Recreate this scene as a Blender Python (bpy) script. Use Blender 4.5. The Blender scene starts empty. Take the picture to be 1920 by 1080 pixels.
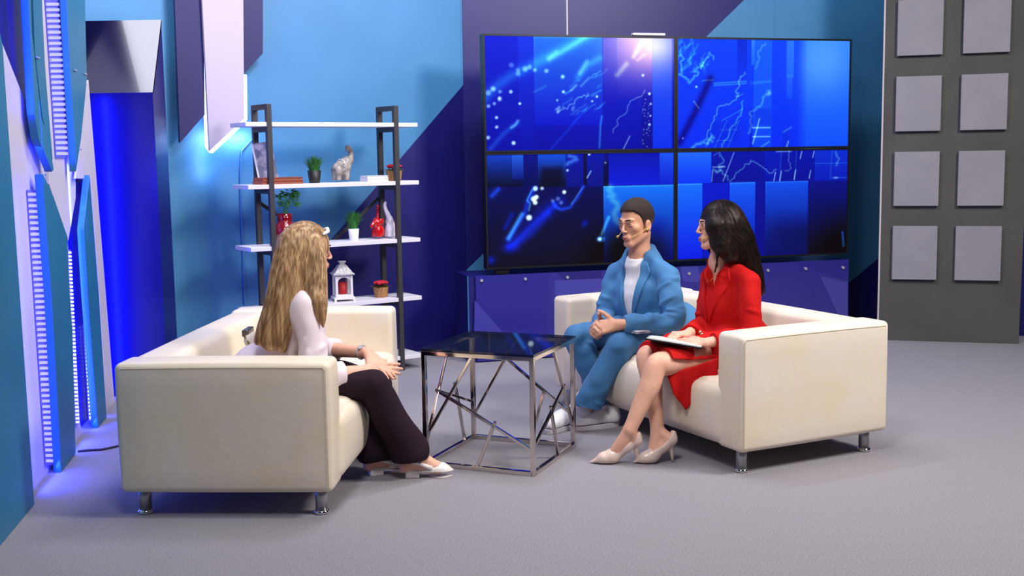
import bpy, bmesh, math, random
import numpy as np
from mathutils import Vector, Matrix
from mathutils.bvhtree import BVHTree

SC = bpy.context.scene
COL = SC.collection
rnd = random.Random(7)
nrs = np.random.RandomState(11)

# ------------------------------------------------------------------ camera
CAM_F, CAM_P, CAM_R, CAM_H = 2106.19, 0.1158, -0.0154, 1.4933   # focal length (px of 1920), pitch, roll, height
_F = np.array([0, math.cos(CAM_P), -math.sin(CAM_P)])
_U = np.array([0, math.sin(CAM_P), math.cos(CAM_P)])
_R = np.array([1., 0, 0])
_X = math.cos(CAM_R) * _R + math.sin(CAM_R) * _U
_Y = -math.sin(CAM_R) * _R + math.cos(CAM_R) * _U
cam_d = bpy.data.cameras.new('camera')
cam = bpy.data.objects.new('camera', cam_d)
COL.objects.link(cam)
cam_d.sensor_width = 36
cam_d.lens = 36 * CAM_F / 1920
cam_d.clip_start = 0.05
cam.matrix_world = Matrix(((_X[0], _Y[0], -_F[0], 0), (_X[1], _Y[1], -_F[1], 0), (_X[2], _Y[2], -_F[2], CAM_H), (0, 0, 0, 1)))
SC.camera = cam

# ------------------------------------------------------------------ view, world, studio lights
SC.view_settings.view_transform = 'Standard'
SC.view_settings.look = 'None'
SC.view_settings.gamma = 1
SC.view_settings.exposure = 0.0
SC.view_settings.use_curve_mapping = False
w = bpy.data.worlds.new('world'); SC.world = w; w.use_nodes = True
w.node_tree.nodes['Background'].inputs[0].default_value = (0.30, 0.36, 0.6, 1)
w.node_tree.nodes['Background'].inputs[1].default_value = 0.03

def area(name, loc, target, sx, sy, power, color=(1, 1, 1), spread=180):
    d = bpy.data.lights.new(name, 'AREA'); d.shape = 'RECTANGLE'; d.size = sx; d.size_y = sy
    d.energy = power; d.color = color; d.spread = math.radians(spread)
    o = bpy.data.objects.new(name, d); COL.objects.link(o); o.location = loc
    o.rotation_euler = (Vector(target) - Vector(loc)).to_track_quat('-Z', 'Y').to_euler()
    return o
def spot(name, loc, target, power, angle, blend=.3, color=(1, 1, 1), radius=.1):
    d = bpy.data.lights.new(name, 'SPOT'); d.energy = power; d.spot_size = math.radians(angle); d.spot_blend = blend
    d.color = color; d.shadow_soft_size = radius
    o = bpy.data.objects.new(name, d); COL.objects.link(o); o.location = loc
    o.rotation_euler = (Vector(target) - Vector(loc)).to_track_quat('-Z', 'Y').to_euler()
    return o
WARM = (1.0, 0.95, 0.90)
area('studio_key_light', (4.1, 3.8, 4.3), (0.9, 5.5, 0.6), 1.2, 1.2, 290, WARM)
area('studio_top_light', (0.4, 5.3, 4.8), (0.3, 5.6, 0), 2.6, 1.4, 42, (1, .97, .98), 130)
area('studio_fill_light', (-0.4, 2.3, 4.4), (0.6, 5.6, 0.7), 1.0, 1.0, 34, (1, .96, .95), 95)
area('added_side_wall_light', (2.55, 9.05, 4.1), (2.95, 9.75, 1.2), .6, .12, 16, (.8, .88, 1))  # extra unseen lamp added to brighten the wall on the right
area('studio_wall_light', (0.1, 6.2, 4.4), (-1.1, 8.4, 2.2), 1.4, .5, 135, (.88, .88, 1))

# ------------------------------------------------------------------ surveying: pixel of the frame + distance -> point of the place
C0 = np.array([0, 0, CAM_H])
def _ray(px, py):
    return (px - 960) / CAM_F * _X - (py - 540) / CAM_F * _Y + _F
def pt(px, py, y):
    d = _ray(px, py); return C0 + d * (y / d[1])
def pz(px, py, z=0.):
    d = _ray(px, py); return C0 + d * ((z - CAM_H) / d[2])
def on_plane(px, py, P, n):
    d = _ray(px, py); return C0 + d * (np.dot(np.asarray(P) - C0, n) / np.dot(d, n))
def A(*v): return np.array(v, float)
def nrm(v):
    v = np.asarray(v, float); return v / np.linalg.norm(v)

# ------------------------------------------------------------------ materials
def lin(r, g=None, b=None):
    if g is None: r, g, b = r
    f = lambda c: (c / 255 / 12.92) if c / 255 <= .04045 else ((c / 255 + .055) / 1.055) ** 2.4
    return (f(r), f(g), f(b))
MATS = {}
def mat(name, col, rough=.5, metal=0., spec=.5, bump=None, vary=None, coat=0., trans=0., alpha=1., sheen=0., stretch=None, sss=0.):
    m = bpy.data.materials.new(name); m.use_nodes = True
    nt = m.node_tree; b = nt.nodes['Principled BSDF']
    b.inputs['Base Color'].default_value = (*col, 1); b.inputs['Roughness'].default_value = rough
    b.inputs['Metallic'].default_value = metal; b.inputs['Specular IOR Level'].default_value = spec
    b.inputs['Coat Weight'].default_value = coat
    b.inputs['Transmission Weight'].default_value = trans; b.inputs['Alpha'].default_value = alpha
    b.inputs['Sheen Weight'].default_value = sheen
    if sss:
        b.inputs['Subsurface Weight'].default_value = sss; b.inputs['Subsurface Radius'].default_value = (.02, .008, .004)
        b.inputs['Subsurface Scale'].default_value = .4
    tc = None
    if bump or vary:
        tc = nt.nodes.new('ShaderNodeTexCoord'); src = tc.outputs['Object']
        if stretch:
            mp = nt.nodes.new('ShaderNodeMapping'); mp.inputs['Scale'].default_value = stretch
            nt.links.new(src, mp.inputs[0]); src = mp.outputs[0]
    if vary:                                     # (scale, second colour[, low, high])
        n = nt.nodes.new('ShaderNodeTexNoise'); n.inputs['Scale'].default_value = vary[0]; n.inputs['Detail'].default_value = 4
        nt.links.new(src, n.inputs['Vector'])
        r = nt.nodes.new('ShaderNodeValToRGB'); e = r.color_ramp.elements
        e[0].position = vary[2] if len(vary) > 2 else .35; e[1].position = vary[3] if len(vary) > 3 else .65
        e[0].color = (*col, 1); e[1].color = (*vary[1], 1)
        nt.links.new(n.outputs[0], r.inputs[0]); nt.links.new(r.outputs[0], b.inputs['Base Color'])
    if bump:                                     # (scale, strength, distance[, detail])
        n2 = nt.nodes.new('ShaderNodeTexNoise'); n2.inputs['Scale'].default_value = bump[0]
        n2.inputs['Detail'].default_value = bump[3] if len(bump) > 3 else 4
        nt.links.new(src, n2.inputs['Vector'])
        bn = nt.nodes.new('ShaderNodeBump'); bn.inputs['Strength'].default_value = bump[1]; bn.inputs['Distance'].default_value = bump[2]
        nt.links.new(n2.outputs[0], bn.inputs['Height']); nt.links.new(bn.outputs[0], b.inputs['Normal'])
    MATS[name] = m
    return m
def emis(name, col, strength):
    m = bpy.data.materials.new(name); m.use_nodes = True; b = m.node_tree.nodes['Principled BSDF']
    b.inputs['Base Color'].default_value = (.1, .1, .1, 1); b.inputs['Emission Color'].default_value = (*col, 1)
    b.inputs['Emission Strength'].default_value = strength
    return m

M_carpet = mat('grey_carpet', lin(116, 113, 120), .95, spec=.1, bump=(260, .5, .004), vary=(150, lin(154, 150, 158), .3, .7), sheen=.2)
M_lblue = mat('light_blue_paint', lin(60, 124, 174), .5, bump=(40, .05, .002), vary=(1.3, lin(68, 134, 184)))
M_navy = mat('navy_paint', lin(20, 17, 96), .42, vary=(1.5, lin(23, 20, 104)))
M_teal = mat('teal_paint', lin(30, 104, 140), .45, vary=(2, lin(34, 112, 150)))
M_white = mat('lavender_white_paint', lin(196, 188, 200), .5, vary=(2, lin(204, 196, 206)))
M_darkgrey = mat('charcoal_board', lin(72, 72, 70), .75, vary=(3, lin(80, 79, 76)))
M_tile = mat('grey_square_board', lin(140, 137, 146), .6, vary=(5, lin(146, 143, 151)))
M_edge = mat('pale_edge', lin(200, 190, 190), .5)
M_leather = mat('cream_leather', lin(230, 215, 190), .42, spec=.45, bump=(22, .10, .012, 5), vary=(4, lin(231, 219, 205)))
M_piping = mat('leather_seam', lin(186, 168, 144), .6)
M_alu = mat('brushed_leg', lin(170, 170, 174), .35, .8)
M_chrome = mat('chrome', lin(214, 205, 198), .09, 1.)
M_foot = mat('chrome_foot', lin(235, 235, 238), .05, 1.)
M_glass = mat('smoked_glass', lin(16, 26, 40), .02, spec=.8, trans=.0, alpha=.72)
M_steel = mat('dark_steel', lin(58, 56, 60), .5, .2)
M_shelf = mat('white_laminate', lin(226, 222, 230), .4)
M_black = mat('black_plastic', lin(14, 14, 16), .35)
M_acryl = mat('purple_acrylic', lin(46, 42, 132), .12, spec=.6)
M_acryl2 = mat('light_purple_print', lin(64, 62, 152), .12, spec=.6)
M_acryl3 = mat('deep_purple_print', lin(36, 30, 112), .12, spec=.6)
M_leafD = mat('dark_green_leaf', lin(28, 92, 30), .5, vary=(40, lin(60, 140, 50)))
M_leafB = mat('bright_green_leaf', lin(50, 130, 40), .5, vary=(40, lin(96, 170, 60)))
M_red = mat('red_glaze', lin(190, 14, 20), .15, coat=.5)
M_redpetal = mat('red_petal', lin(190, 20, 40), .6)
M_wicker = mat('wicker', lin(186, 138, 86), .8, bump=(120, .6, .004), vary=(60, lin(150, 104, 60)))
M_potblack = mat('black_pot', lin(30, 30, 32), .5)
M_potwhite = mat('white_glaze', lin(232, 228, 236), .25, coat=.3)
M_stone = mat('grey_stone_glaze', lin(176, 168, 160), .3, vary=(30, lin(120, 112, 106)))
M_paper = mat('white_paper', lin(232, 230, 234), .7)
M_orange = mat('orange_cover', lin(176, 78, 40), .5, vary=(20, lin(140, 56, 34)))
M_greycover = mat('grey_cover', lin(110, 116, 136), .5, vary=(14, lin(190, 190, 200), .45, .6))
M_lantern = mat('white_lantern_paint', lin(228, 224, 222), .5)
M_lroof = mat('mottled_roof', lin(214, 210, 208), .6, vary=(120, lin(150, 146, 144)))
M_clear = mat('thin_clear_glass', (1, 1, 1), .02, trans=1., alpha=.25)
M_gold = mat('pale_skin_plastic', lin(214, 176, 92), .4)
M_silver = mat('silver', lin(205, 205, 210), .32, .55)

# ------------------------------------------------------------------ mesh helpers
WLOC = {}
def _link(name, me, parent, loc=(0, 0, 0)):
    o = bpy.data.objects.new(name, me); COL.objects.link(o)
    if parent is not None: o.parent = parent
    o.location = loc
    WLOC[o.name] = np.array(loc, float) + (WLOC[parent.name] if parent is not None else 0)
    return o
def thing(name, label, cat, loc=(0, 0, 0), group=None):
    o = _link(name, None, None, loc); tag(o, label, cat, group); return o
def tag(o, label, cat, group=None):
    o['label'] = label; o['category'] = cat; o['kind'] = 'thing'
    if group: o['group'] = group
    return o
def struct(o):
    o['kind'] = 'structure'; return o
def np_mesh(name, V, Fs, mats, mi=None, smooth=True, parent=None, base=None):
    """one mesh object from world-space vertices; base = its own origin (top level), else the parent's origin is used"""
    V = np.asarray(V, float)
    org = WLOC[parent.name] if parent is not None else (np.zeros(3) if base is None else np.asarray(base, float))
    me = bpy.data.meshes.new(name)
    if isinstance(Fs, np.ndarray) and Fs.ndim == 2:
        n, k = Fs.shape
        me.vertices.add(len(V)); me.vertices.foreach_set('co', (V - org).astype(np.float32).ravel())
        me.loops.add(n * k); me.loops.foreach_set('vertex_index', Fs.astype(np.int32).ravel())
        me.polygons.add(n); me.polygons.foreach_set('loop_start', np.arange(0, n * k, k, dtype=np.int32))
    else:
        me.from_pydata((V - org).tolist(), [], [tuple(int(i) for i in f) for f in Fs])
    for m in (mats if isinstance(mats, (list, tuple)) else [mats]): me.materials.append(m)
    if mi is not None: me.polygons.foreach_set('material_index', np.asarray(mi, np.int32))
    me.polygons.foreach_set('use_smooth', np.full(len(me.polygons), bool(smooth)))
    me.update(calc_edges=True); me.validate()
    return _link(name, me, parent, (0, 0, 0) if parent is not None else tuple(org))

class MB:
    """collects shapes that become ONE mesh"""
    def __init__(s): s.v = []; s.f = []; s.m = []; s.n = 0
    def add(s, V, Fs, m=0):
        V = np.asarray(V, float); s.v.append(V); s.f += [tuple(int(i) + s.n for i in f) for f in Fs]; s.m += [m] * len(Fs); s.n += len(V); return s
    def box(s, lo, hi, m=0, ax=None, o=(0, 0, 0)):
        x0, y0, z0 = lo; x1, y1, z1 = hi
        V = A([x0, y0, z0], [x1, y0, z0], [x1, y1, z0], [x0, y1, z0], [x0, y0, z1], [x1, y0, z1], [x1, y1, z1], [x0, y1, z1])
        if ax is not None: V = V @ np.array(ax, float) + np.array(o, float)
        return s.add(V, [(0, 3, 2, 1), (4, 5, 6, 7), (0, 1, 5, 4), (1, 2, 6, 5), (2, 3, 7, 6), (3, 0, 4, 7)], m)
    def rbox(s, lo, hi, r, n=8, bulge=(0, 0, 0), m=0, ax=None, o=(0, 0, 0)):
        lo = np.array(lo, float); hi = np.array(hi, float); c = (lo + hi) / 2; hs = (hi - lo) / 2
        t = np.linspace(-1, 1, n + 1)
        # denser towards the edges so the rounding is smooth
        key = {}; V = []; Fs = []
        def prm(axis):
            k = np.clip(r / hs[axis], 0, .98)
            e = 1 - k * (1 - np.sin(np.linspace(0, math.pi / 2, 5)))
            inner = np.linspace(-(1 - k), 1 - k, max(3, n - 4))
            return np.unique(np.round(np.r_[-e, inner, e], 6))
        P = [prm(i) for i in range(3)]
        def vid(p):
            q = tuple(np.round(p, 5))
            if q not in key: key[q] = len(V); V.append(p)
            return key[q]
        for ax_ in range(3):
            u, w_ = [(1, 2), (2, 0), (0, 1)][ax_]
            for sg in (-1, 1):
                for i in range(len(P[u]) - 1):
                    for j in range(len(P[w_]) - 1):
                        q = []
                        for (a, b) in ((i, j), (i + 1, j), (i + 1, j + 1), (i, j + 1)):
                            p = np.zeros(3); p[ax_] = sg; p[u] = P[u][a]; p[w_] = P[w_][b]; q.append(vid(p))
                        Fs.append(q if sg > 0 else q[::-1])
        V = np.array(V); W = V * hs; inn = np.clip(W, -(hs - r), hs - r); d = W - inn
        L = np.linalg.norm(d, axis=1); L[L < 1e-9] = 1
        mx = np.abs(d).max(axis=1)
        out = inn + d / L[:, None] * np.minimum(r, mx * 1.0 + 0)[:, None]
        for k in range(3):
            if bulge[k]:
                a, b = [i for i in range(3) if i != k]
                out[:, k] += bulge[k] * V[:, k] * np.cos(V[:, a] * math.pi / 2) ** .7 * np.cos(V[:, b] * math.pi / 2) ** .7
        out += c
        if ax is not None: out = out @ np.array(ax, float) + np.array(o, float)
        return s.add(out, Fs, m)
    def tube(s, pts, rad, seg=8, m=0, cap=True, flat=None):
        P = np.asarray(pts, float); n = len(P); rad = np.broadcast_to(np.asarray(rad, float), (n,))
        T = np.gradient(P, axis=0); T /= np.linalg.norm(T, axis=1)[:, None] + 1e-12
        up = A(0, 0, 1) if abs(T[0][2]) < .9 else A(1, 0, 0)
        V = []; u = nrm(np.cross(T[0], up))
        for i in range(n):
            u = nrm(u - T[i] * np.dot(u, T[i])); w_ = np.cross(T[i], u)
            for k in range(seg):
                a = 2 * math.pi * k / seg
                off = math.cos(a) * u + math.sin(a) * w_
                if flat is not None: off = off - np.asarray(flat[0]) * np.dot(off, flat[0]) * (1 - flat[1])
                V.append(P[i] + rad[i] * off)
        Fs = [(i * seg + k, i * seg + (k + 1) % seg, (i + 1) * seg + (k + 1) % seg, (i + 1) * seg + k) for i in range(n - 1) for k in range(seg)]
        if cap: Fs += [tuple(range(seg))[::-1], tuple((n - 1) * seg + k for k in range(seg))]
        return s.add(V, Fs, m)
    def bar(s, a, b, w_, h=None, up=(0, 0, 1), m=0):
        a = np.asarray(a, float); b = np.asarray(b, float); h = h or w_
        t = nrm(b - a); u = nrm(np.cross(t, up)) if abs(np.dot(t, up)) < .99 else nrm(np.cross(t, (1, 0, 0))); v_ = np.cross(u, t)
        V = [p + sx * u * w_ / 2 + sy * v_ * h / 2 for p in (a, b) for sx, sy in ((-1, -1), (1, -1), (1, 1), (-1, 1))]
        return s.add(V, [(0, 1, 2, 3), (7, 6, 5, 4), (0, 4, 5, 1), (1, 5, 6, 2), (2, 6, 7, 3), (3, 7, 4, 0)], m)
    def lathe(s, prof, c, seg=24, m=0, rib=0., nrib=0):
        V = []; n = len(prof)
        for r_, z in prof:
            for k in range(seg):
                a = 2 * math.pi * k / seg; rr = r_ * (1 + rib * math.cos(nrib * a))
                V.append((c[0] + rr * math.cos(a), c[1] + rr * math.sin(a), c[2] + z))
        Fs = [(i * seg + k, i * seg + (k + 1) % seg, (i + 1) * seg + (k + 1) % seg, (i + 1) * seg + k) for i in range(n - 1) for k in range(seg)]
        Fs += [tuple(range(seg))[::-1], tuple((n - 1) * seg + k for k in range(seg))]
        return s.add(V, Fs, m)
    def prism(s, front, back, m=0):
        n = len(front)
        Fs = [tuple(range(n)), tuple(range(2 * n - 1, n - 1, -1))] + [(i, n + i, n + (i + 1) % n, (i + 1) % n) for i in range(n)]
        return s.add(list(front) + list(back), Fs, m)
    def sphere(s, c, r, seg=10, rings=7, m=0, sc=(1, 1, 1)):
        V = []; 
        for i in range(rings + 1):
            t = math.pi * i / rings
            for k in range(seg):
                a = 2 * math.pi * k / seg
                V.append((c[0] + r * sc[0] * math.sin(t) * math.cos(a), c[1] + r * sc[1] * math.sin(t) * math.sin(a), c[2] + r * sc[2] * math.cos(t)))
        Fs = [(i * seg + k, (i + 1) * seg + k, (i + 1) * seg + (k + 1) % seg, i * seg + (k + 1) % seg) for i in range(rings) for k in range(seg)]
        return s.add(V, Fs, m)
    def build(s, name, mats, parent=None, base=None, smooth=False, bevel=0, fix=True):
        o = np_mesh(name, np.vstack(s.v), s.f, mats, s.m, smooth, parent, base)
        if fix:
            bm = bmesh.new(); bm.from_mesh(o.data); bmesh.ops.remove_doubles(bm, verts=bm.verts, dist=1e-6)
            bmesh.ops.recalc_face_normals(bm, faces=bm.faces); bm.to_mesh(o.data); bm.free()
        if bevel:
            md = o.modifiers.new('bevel', 'BEVEL'); md.width = bevel; md.segments = 2; md.limit_method = 'ANGLE'
        return o
def copy_tree(o, parent=None):
    c = o.copy(); COL.objects.link(c); c.parent = parent
    for ch in list(o.children): copy_tree(ch, c)
    return c

# ------------------------------------------------------------------ distance-field modelling for bodies, clothes, figurines
class SDF:
    def __init__(s, lo, hi, h):
        s.lo = np.array(lo, float); s.h = h
        s.n = np.ceil((np.array(hi) - s.lo) / h).astype(int) + 1
        s.F = np.full(s.n, 1.0, np.float32)
    def _sub(s, lo, hi):
        a = np.clip(np.floor((lo - s.lo) / s.h).astype(int), 0, s.n); b = np.clip(np.ceil((hi - s.lo) / s.h).astype(int) + 1, 0, s.n)
        if (b <= a).any(): return None, None
        sl = tuple(slice(a[i], b[i]) for i in range(3))
        g = [((np.arange(a[i], b[i]) * s.h + s.lo[i]).astype(np.float32)).reshape([-1 if j == i else 1 for j in range(3)]) for i in range(3)]
        return sl, g
    def _mix(s, sl, d, k, op):
        f = s.F[sl]; d = d.astype(np.float32)
        if op == 'add':
            hh = np.clip(k - np.abs(f - d), 0, None) / k; s.F[sl] = np.minimum(f, d) - hh * hh * k * .25
        else:
            e = -d; hh = np.clip(k - np.abs(f - e), 0, None) / k; s.F[sl] = np.maximum(f, e) + hh * hh * k * .25
    def cone(s, a, b, r1, r2=None, k=.015, flat=None, op='add'):
        a = np.asarray(a, float); b = np.asarray(b, float); r2 = r1 if r2 is None else r2; R = max(r1, r2) * 1.6 + k + .02
        sl, g = s._sub(np.minimum(a, b) - R, np.maximum(a, b) + R)
        if sl is None: return s
        w_ = [g[i] - a[i] for i in range(3)]; ba = b - a
        if flat is not None:
            fd = np.asarray(flat[0], float); q = (1 / flat[1] - 1); dp = w_[0] * fd[0] + w_[1] * fd[1] + w_[2] * fd[2]
            w_ = [w_[i] + fd[i] * dp * q for i in range(3)]; ba = ba + fd * np.dot(ba, fd) * q
        t = np.clip((w_[0] * ba[0] + w_[1] * ba[1] + w_[2] * ba[2]) / (ba @ ba + 1e-12), 0, 1)
        d = np.sqrt((w_[0] - ba[0] * t) ** 2 + (w_[1] - ba[1] * t) ** 2 + (w_[2] - ba[2] * t) ** 2) - (r1 + (r2 - r1) * t)
        s._mix(sl, d, k, op); return s
    def chain(s, pts, rad, k=.015, flat=None, op='add'):
        for i in range(len(pts) - 1): s.cone(pts[i], pts[i + 1], rad[i], rad[i + 1], k, flat, op)
        return s
    def limb(s, pts, rad, k=.02, n=6, flat=None, op='add'):
        """one smooth tapering tube through the points (no swelling where the pieces meet)"""
        P = np.asarray(pts, float); R = np.asarray(rad, float); Q = []; q = []
        for i in range(len(P) - 1):
            p0 = P[max(i - 1, 0)]; p1 = P[i]; p2 = P[i + 1]; p3 = P[min(i + 2, len(P) - 1)]
            for j in range(n):
                t = j / n; Q.append(.5 * (2 * p1 + (p2 - p0) * t + (2 * p0 - 5 * p1 + 4 * p2 - p3) * t * t + (3 * p1 - p0 - 3 * p2 + p3) * t ** 3)); q.append(R[i] + (R[i + 1] - R[i]) * (t * t * (3 - 2 * t) * .5 + t * .5))
        Q.append(P[-1]); q.append(R[-1]); Q = np.array(Q); m = max(q) * 1.5 + k + .02
        sl, g = s._sub(Q.min(0) - m, Q.max(0) + m)
        if sl is None: return s
        D = None
        for i in range(len(Q) - 1):
            a, b = Q[i], Q[i + 1]; w_ = [g[j] - a[j] for j in range(3)]; ba = b - a
            if flat is not None:
                fd = np.asarray(flat[0], float); e = (1 / flat[1] - 1); dp = w_[0] * fd[0] + w_[1] * fd[1] + w_[2] * fd[2]
                w_ = [w_[j] + fd[j] * dp * e for j in range(3)]; ba = ba + fd * np.dot(ba, fd) * e
            t = np.clip((w_[0] * ba[0] + w_[1] * ba[1] + w_[2] * ba[2]) / (ba @ ba + 1e-12), 0, 1)
            d = np.sqrt((w_[0] - ba[0] * t) ** 2 + (w_[1] - ba[1] * t) ** 2 + (w_[2] - ba[2] * t) ** 2) - (q[i] + (q[i + 1] - q[i]) * t)
            D = d if D is None else np.minimum(D, d)
        s._mix(sl, D, k, op); return s
    def folds(s, a, b, r, n, seed, rad=.011, turn=(.8, 1.8), rise=.25, k=.014, sink=.35):
        """soft cloth folds wound part of the way round a limb from a to b"""
        R_ = np.random.RandomState(seed); a = np.asarray(a, float); b = np.asarray(b, float); t = nrm(b - a); L = np.linalg.norm(b - a)
        u = nrm(np.cross(t, A(.3, .2, 1))); v_ = np.cross(t, u)
        for i in range(n):
            z0 = L * R_.uniform(0, 1); ph = R_.uniform(0, 6.28); tn = R_.uniform(*turn) * R_.choice([-1, 1]); dz = L * rise * R_.uniform(-1, 1); rr = rad * R_.uniform(.7, 1.3); P = []; q = []
            for j in range(6):
                e = j / 5; an = ph + tn * e; P.append(a + t * (z0 + dz * e) + (u * math.cos(an) + v_ * math.sin(an)) * (r - rr * sink)); q.append(rr * (.45 + .55 * math.sin(math.pi * e)))
            s.limb(P, q, k, 2)
        return s
    def ell(s, c, r3, M=None, k=.015, op='add'):
        c = np.asarray(c, float); r3 = np.asarray(r3, float); R = r3.max() + k + .02
        sl, g = s._sub(c - R, c + R)
        if sl is None: return s
        w_ = [g[i] - c[i] for i in range(3)]
        if M is None: M = np.eye(3)
        q = [w_[0] * M[0][j] + w_[1] * M[1][j] + w_[2] * M[2][j] for j in range(3)]      # columns of M are the axes
        k0 = np.sqrt(sum((q[j] / r3[j]) ** 2 for j in range(3))); k1 = np.sqrt(sum((q[j] / r3[j] ** 2) ** 2 for j in range(3))) + 1e-9
        s._mix(sl, k0 * (k0 - 1) / k1, k, op); return s
    def cut(s, p, n, k=.003):
        """removes what lies on the +n side of the plane through p"""
        n = nrm(n); g = [((np.arange(s.n[i]) * s.h + s.lo[i]).astype(np.float32)).reshape([-1 if j == i else 1 for j in range(3)]) for i in range(3)]
        d = (g[0] - p[0]) * n[0] + (g[1] - p[1]) * n[1] + (g[2] - p[2]) * n[2]
        s._mix(tuple(slice(None) for _ in range(3)), -d, k, 'sub'); return s
    def carve(s, fn, lo, hi, k=.003):
        sl, g = s._sub(np.array(lo, float), np.array(hi, float))
        if sl is None: return s
        s._mix(sl, fn(*g), k, 'sub'); return s
    def mesh(s, smooth=2):
        F = s.F; ins = F < 0
        n = np.array(F.shape) - 1
        c = np.zeros(n, np.uint8)
        for dx in (0, 1):
            for dy in (0, 1):
                for dz in (0, 1): c += ins[dx:dx + n[0], dy:dy + n[1], dz:dz + n[2]]
        I = np.argwhere((c > 0) & (c < 8)); idx = np.full(n, -1, np.int32); idx[tuple(I.T)] = np.arange(len(I))
        acc = np.zeros((len(I), 3)); cnt = np.zeros(len(I))
        cor = [(a, b, d) for a in (0, 1) for b in (0, 1) for d in (0, 1)]
        for p in cor:
            for ax in range(3):
                if p[ax] == 0:
                    q = list(p); q[ax] = 1
                    f0 = F[tuple((I + p).T)]; f1 = F[tuple((I + q).T)]; m = (f0 < 0) != (f1 < 0)
                    t = np.where(m, f0 / np.where(m, f0 - f1, 1), 0)
                    e = np.array(p, float)[None] + np.zeros((len(I), 1)); e[:, ax] = t
                    acc += e * m[:, None]; cnt += m
        V = (I + acc / cnt[:, None]) * s.h + s.lo
        Q = []
        for ax in range(3):
            u, v_ = [(1, 2), (2, 0), (0, 1)][ax]
            sl0 = [slice(None)] * 3; sl1 = [slice(None)] * 3; sl0[ax] = slice(0, -1); sl1[ax] = slice(1, None)
            for o in (u, v_):
                sl0[o] = slice(1, -1); sl1[o] = slice(1, -1)
            a0 = ins[tuple(sl0)]; a1 = ins[tuple(sl1)]
            E = np.argwhere(a0 != a1); fl = a0[tuple(E.T)]
            off = np.zeros(3, int); off[u] = 1; off[v_] = 1; E = E + off
            du = np.zeros(3, int); du[u] = 1; dv = np.zeros(3, int); dv[v_] = 1
            q = np.stack([idx[tuple((E - du - dv).T)], idx[tuple((E - dv).T)], idx[tuple(E.T)], idx[tuple((E - du).T)]], 1)
            q = np.where(fl[:, None], q, q[:, ::-1]); Q.append(q)
        Q = np.vstack(Q); Q = Q[(Q >= 0).all(1)]
        if smooth:
            ed = np.vstack([Q[:, [0, 1]], Q[:, [1, 2]], Q[:, [2, 3]], Q[:, [3, 0]]])
            deg = np.bincount(ed.ravel(), minlength=len(V)).astype(float); deg[deg == 0] = 1
            for it in range(smooth):
                for lam in (.5, -.45):
                    S = np.stack([np.bincount(ed[:, 0], V[ed[:, 1], j], len(V)) + np.bincount(ed[:, 1], V[ed[:, 0], j], len(V)) for j in range(3)], 1)
                    V = V + lam * (S / deg[:, None] - V)
        return V, Q
    def build(s, name, mats, parent=None, base=None, smooth=2, wrinkle=None, pick=None):
        V, Q = s.mesh(smooth)
        if wrinkle:                              # (amplitude, wavelength, seed, stretch) soft folds
            amp, wl, sd = wrinkle[:3]; r_ = np.random.RandomState(sd); Nn = vnormals(V, Q); dsp = np.zeros(len(V))
            for i in range(9):
                d = nrm(r_.randn(3) * (wrinkle[3] if len(wrinkle) > 3 else (1, 1, 1))); f = 2 * math.pi / (wl * r_.uniform(.6, 1.5)); ph = r_.uniform(0, 7)
                wob = np.sin(V @ nrm(r_.randn(3)) * f * .37 + r_.uniform(0, 7)) * 1.4
                dsp += np.sin(V @ d * f + ph + wob)
            V = V + Nn * (amp * dsp / 3)[:, None]
        mi = None
        if pick is not None: mi = pick(V[Q].mean(1))
        return np_mesh(name, V, Q, mats, mi, True, parent, base)
def vnormals(V, Q):
    n = np.cross(V[Q[:, 2]] - V[Q[:, 0]], V[Q[:, 3]] - V[Q[:, 1]]); N = np.zeros_like(V)
    for k in range(4):
        for j in range(3): N[:, j] += np.bincount(Q[:, k], n[:, j], len(V))
    return N / (np.linalg.norm(N, axis=1)[:, None] + 1e-12)
# ------------------------------------------------------------------ the setting
class Plane:
    """upright plane: start point, direction along it; +off is towards the room"""
    def __init__(s, P, d, n):
        s.P = np.array(P, float); s.d = nrm(d); s.n = nrm(n)
    def w(s, u, z, off=0.): return s.P + s.d * u + s.n * off + A(0, 0, z)
    def uv(s, px, py, off=0.):
        q = on_plane(px, py, s.P + s.n * off, s.n); return (float((q - s.P) @ s.d), float(q[2]))
    def slab(s, mb, uvs, off, thick, m=0):
        return mb.prism([s.w(u, max(z, 0.), off) for u, z in uvs], [s.w(u, max(z, 0.), off - thick) for u, z in uvs], m)
    def poly(s, name, pxs, off, thick, mats, parent=None, bevel=0):
        uv = [s.uv(x, y, off) for x, y in pxs]
        base = s.w(np.mean([q[0] for q in uv]), 0, off)
        mb = MB(); s.slab(mb, uv, off, thick)
        return mb.build(name, mats, parent, base, bevel=bevel)

fl = MB(); fl.box((-5, -1.5, -.05), (6.5, 12, 0)); struct(fl.build('floor', M_carpet))

# left wall: navy wall with layered boards in front
LW = Plane((-2.036, 4.29, 0), (-.1657, .9862, 0), (.9862, .1657, 0))
mb = MB(); LW.slab(mb, [(-2.2, 0), (2.85, 0), (2.85, 4), (-2.2, 4)], -.30, .06); struct(mb.build('wall_left', M_navy))
# back wall behind the shelving unit: light blue above a diagonal, navy below it
BW = Plane((-.74, 8.65, 0), (math.cos(.55), math.sin(.55), 0), (math.sin(.55), -math.cos(.55), 0))
c1 = BW.uv(868, 160); c2 = BW.uv(620, 450); ub = c1[0]
sl = (c1[1] - c2[1]) / (c1[0] - c2[0]); u0 = c1[0] - c1[1] / sl
mb = MB(); BW.slab(mb, [(-2.6, 0), (u0, 0), c1, (ub, 4), (-2.6, 4)], 0, .06, 0); BW.slab(mb, [(u0, 0), (ub, 0), c1], 0, .06, 1)
struct(mb.build('wall_back', [M_lblue, M_navy]))
corner = BW.w(ub, 0)
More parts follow.
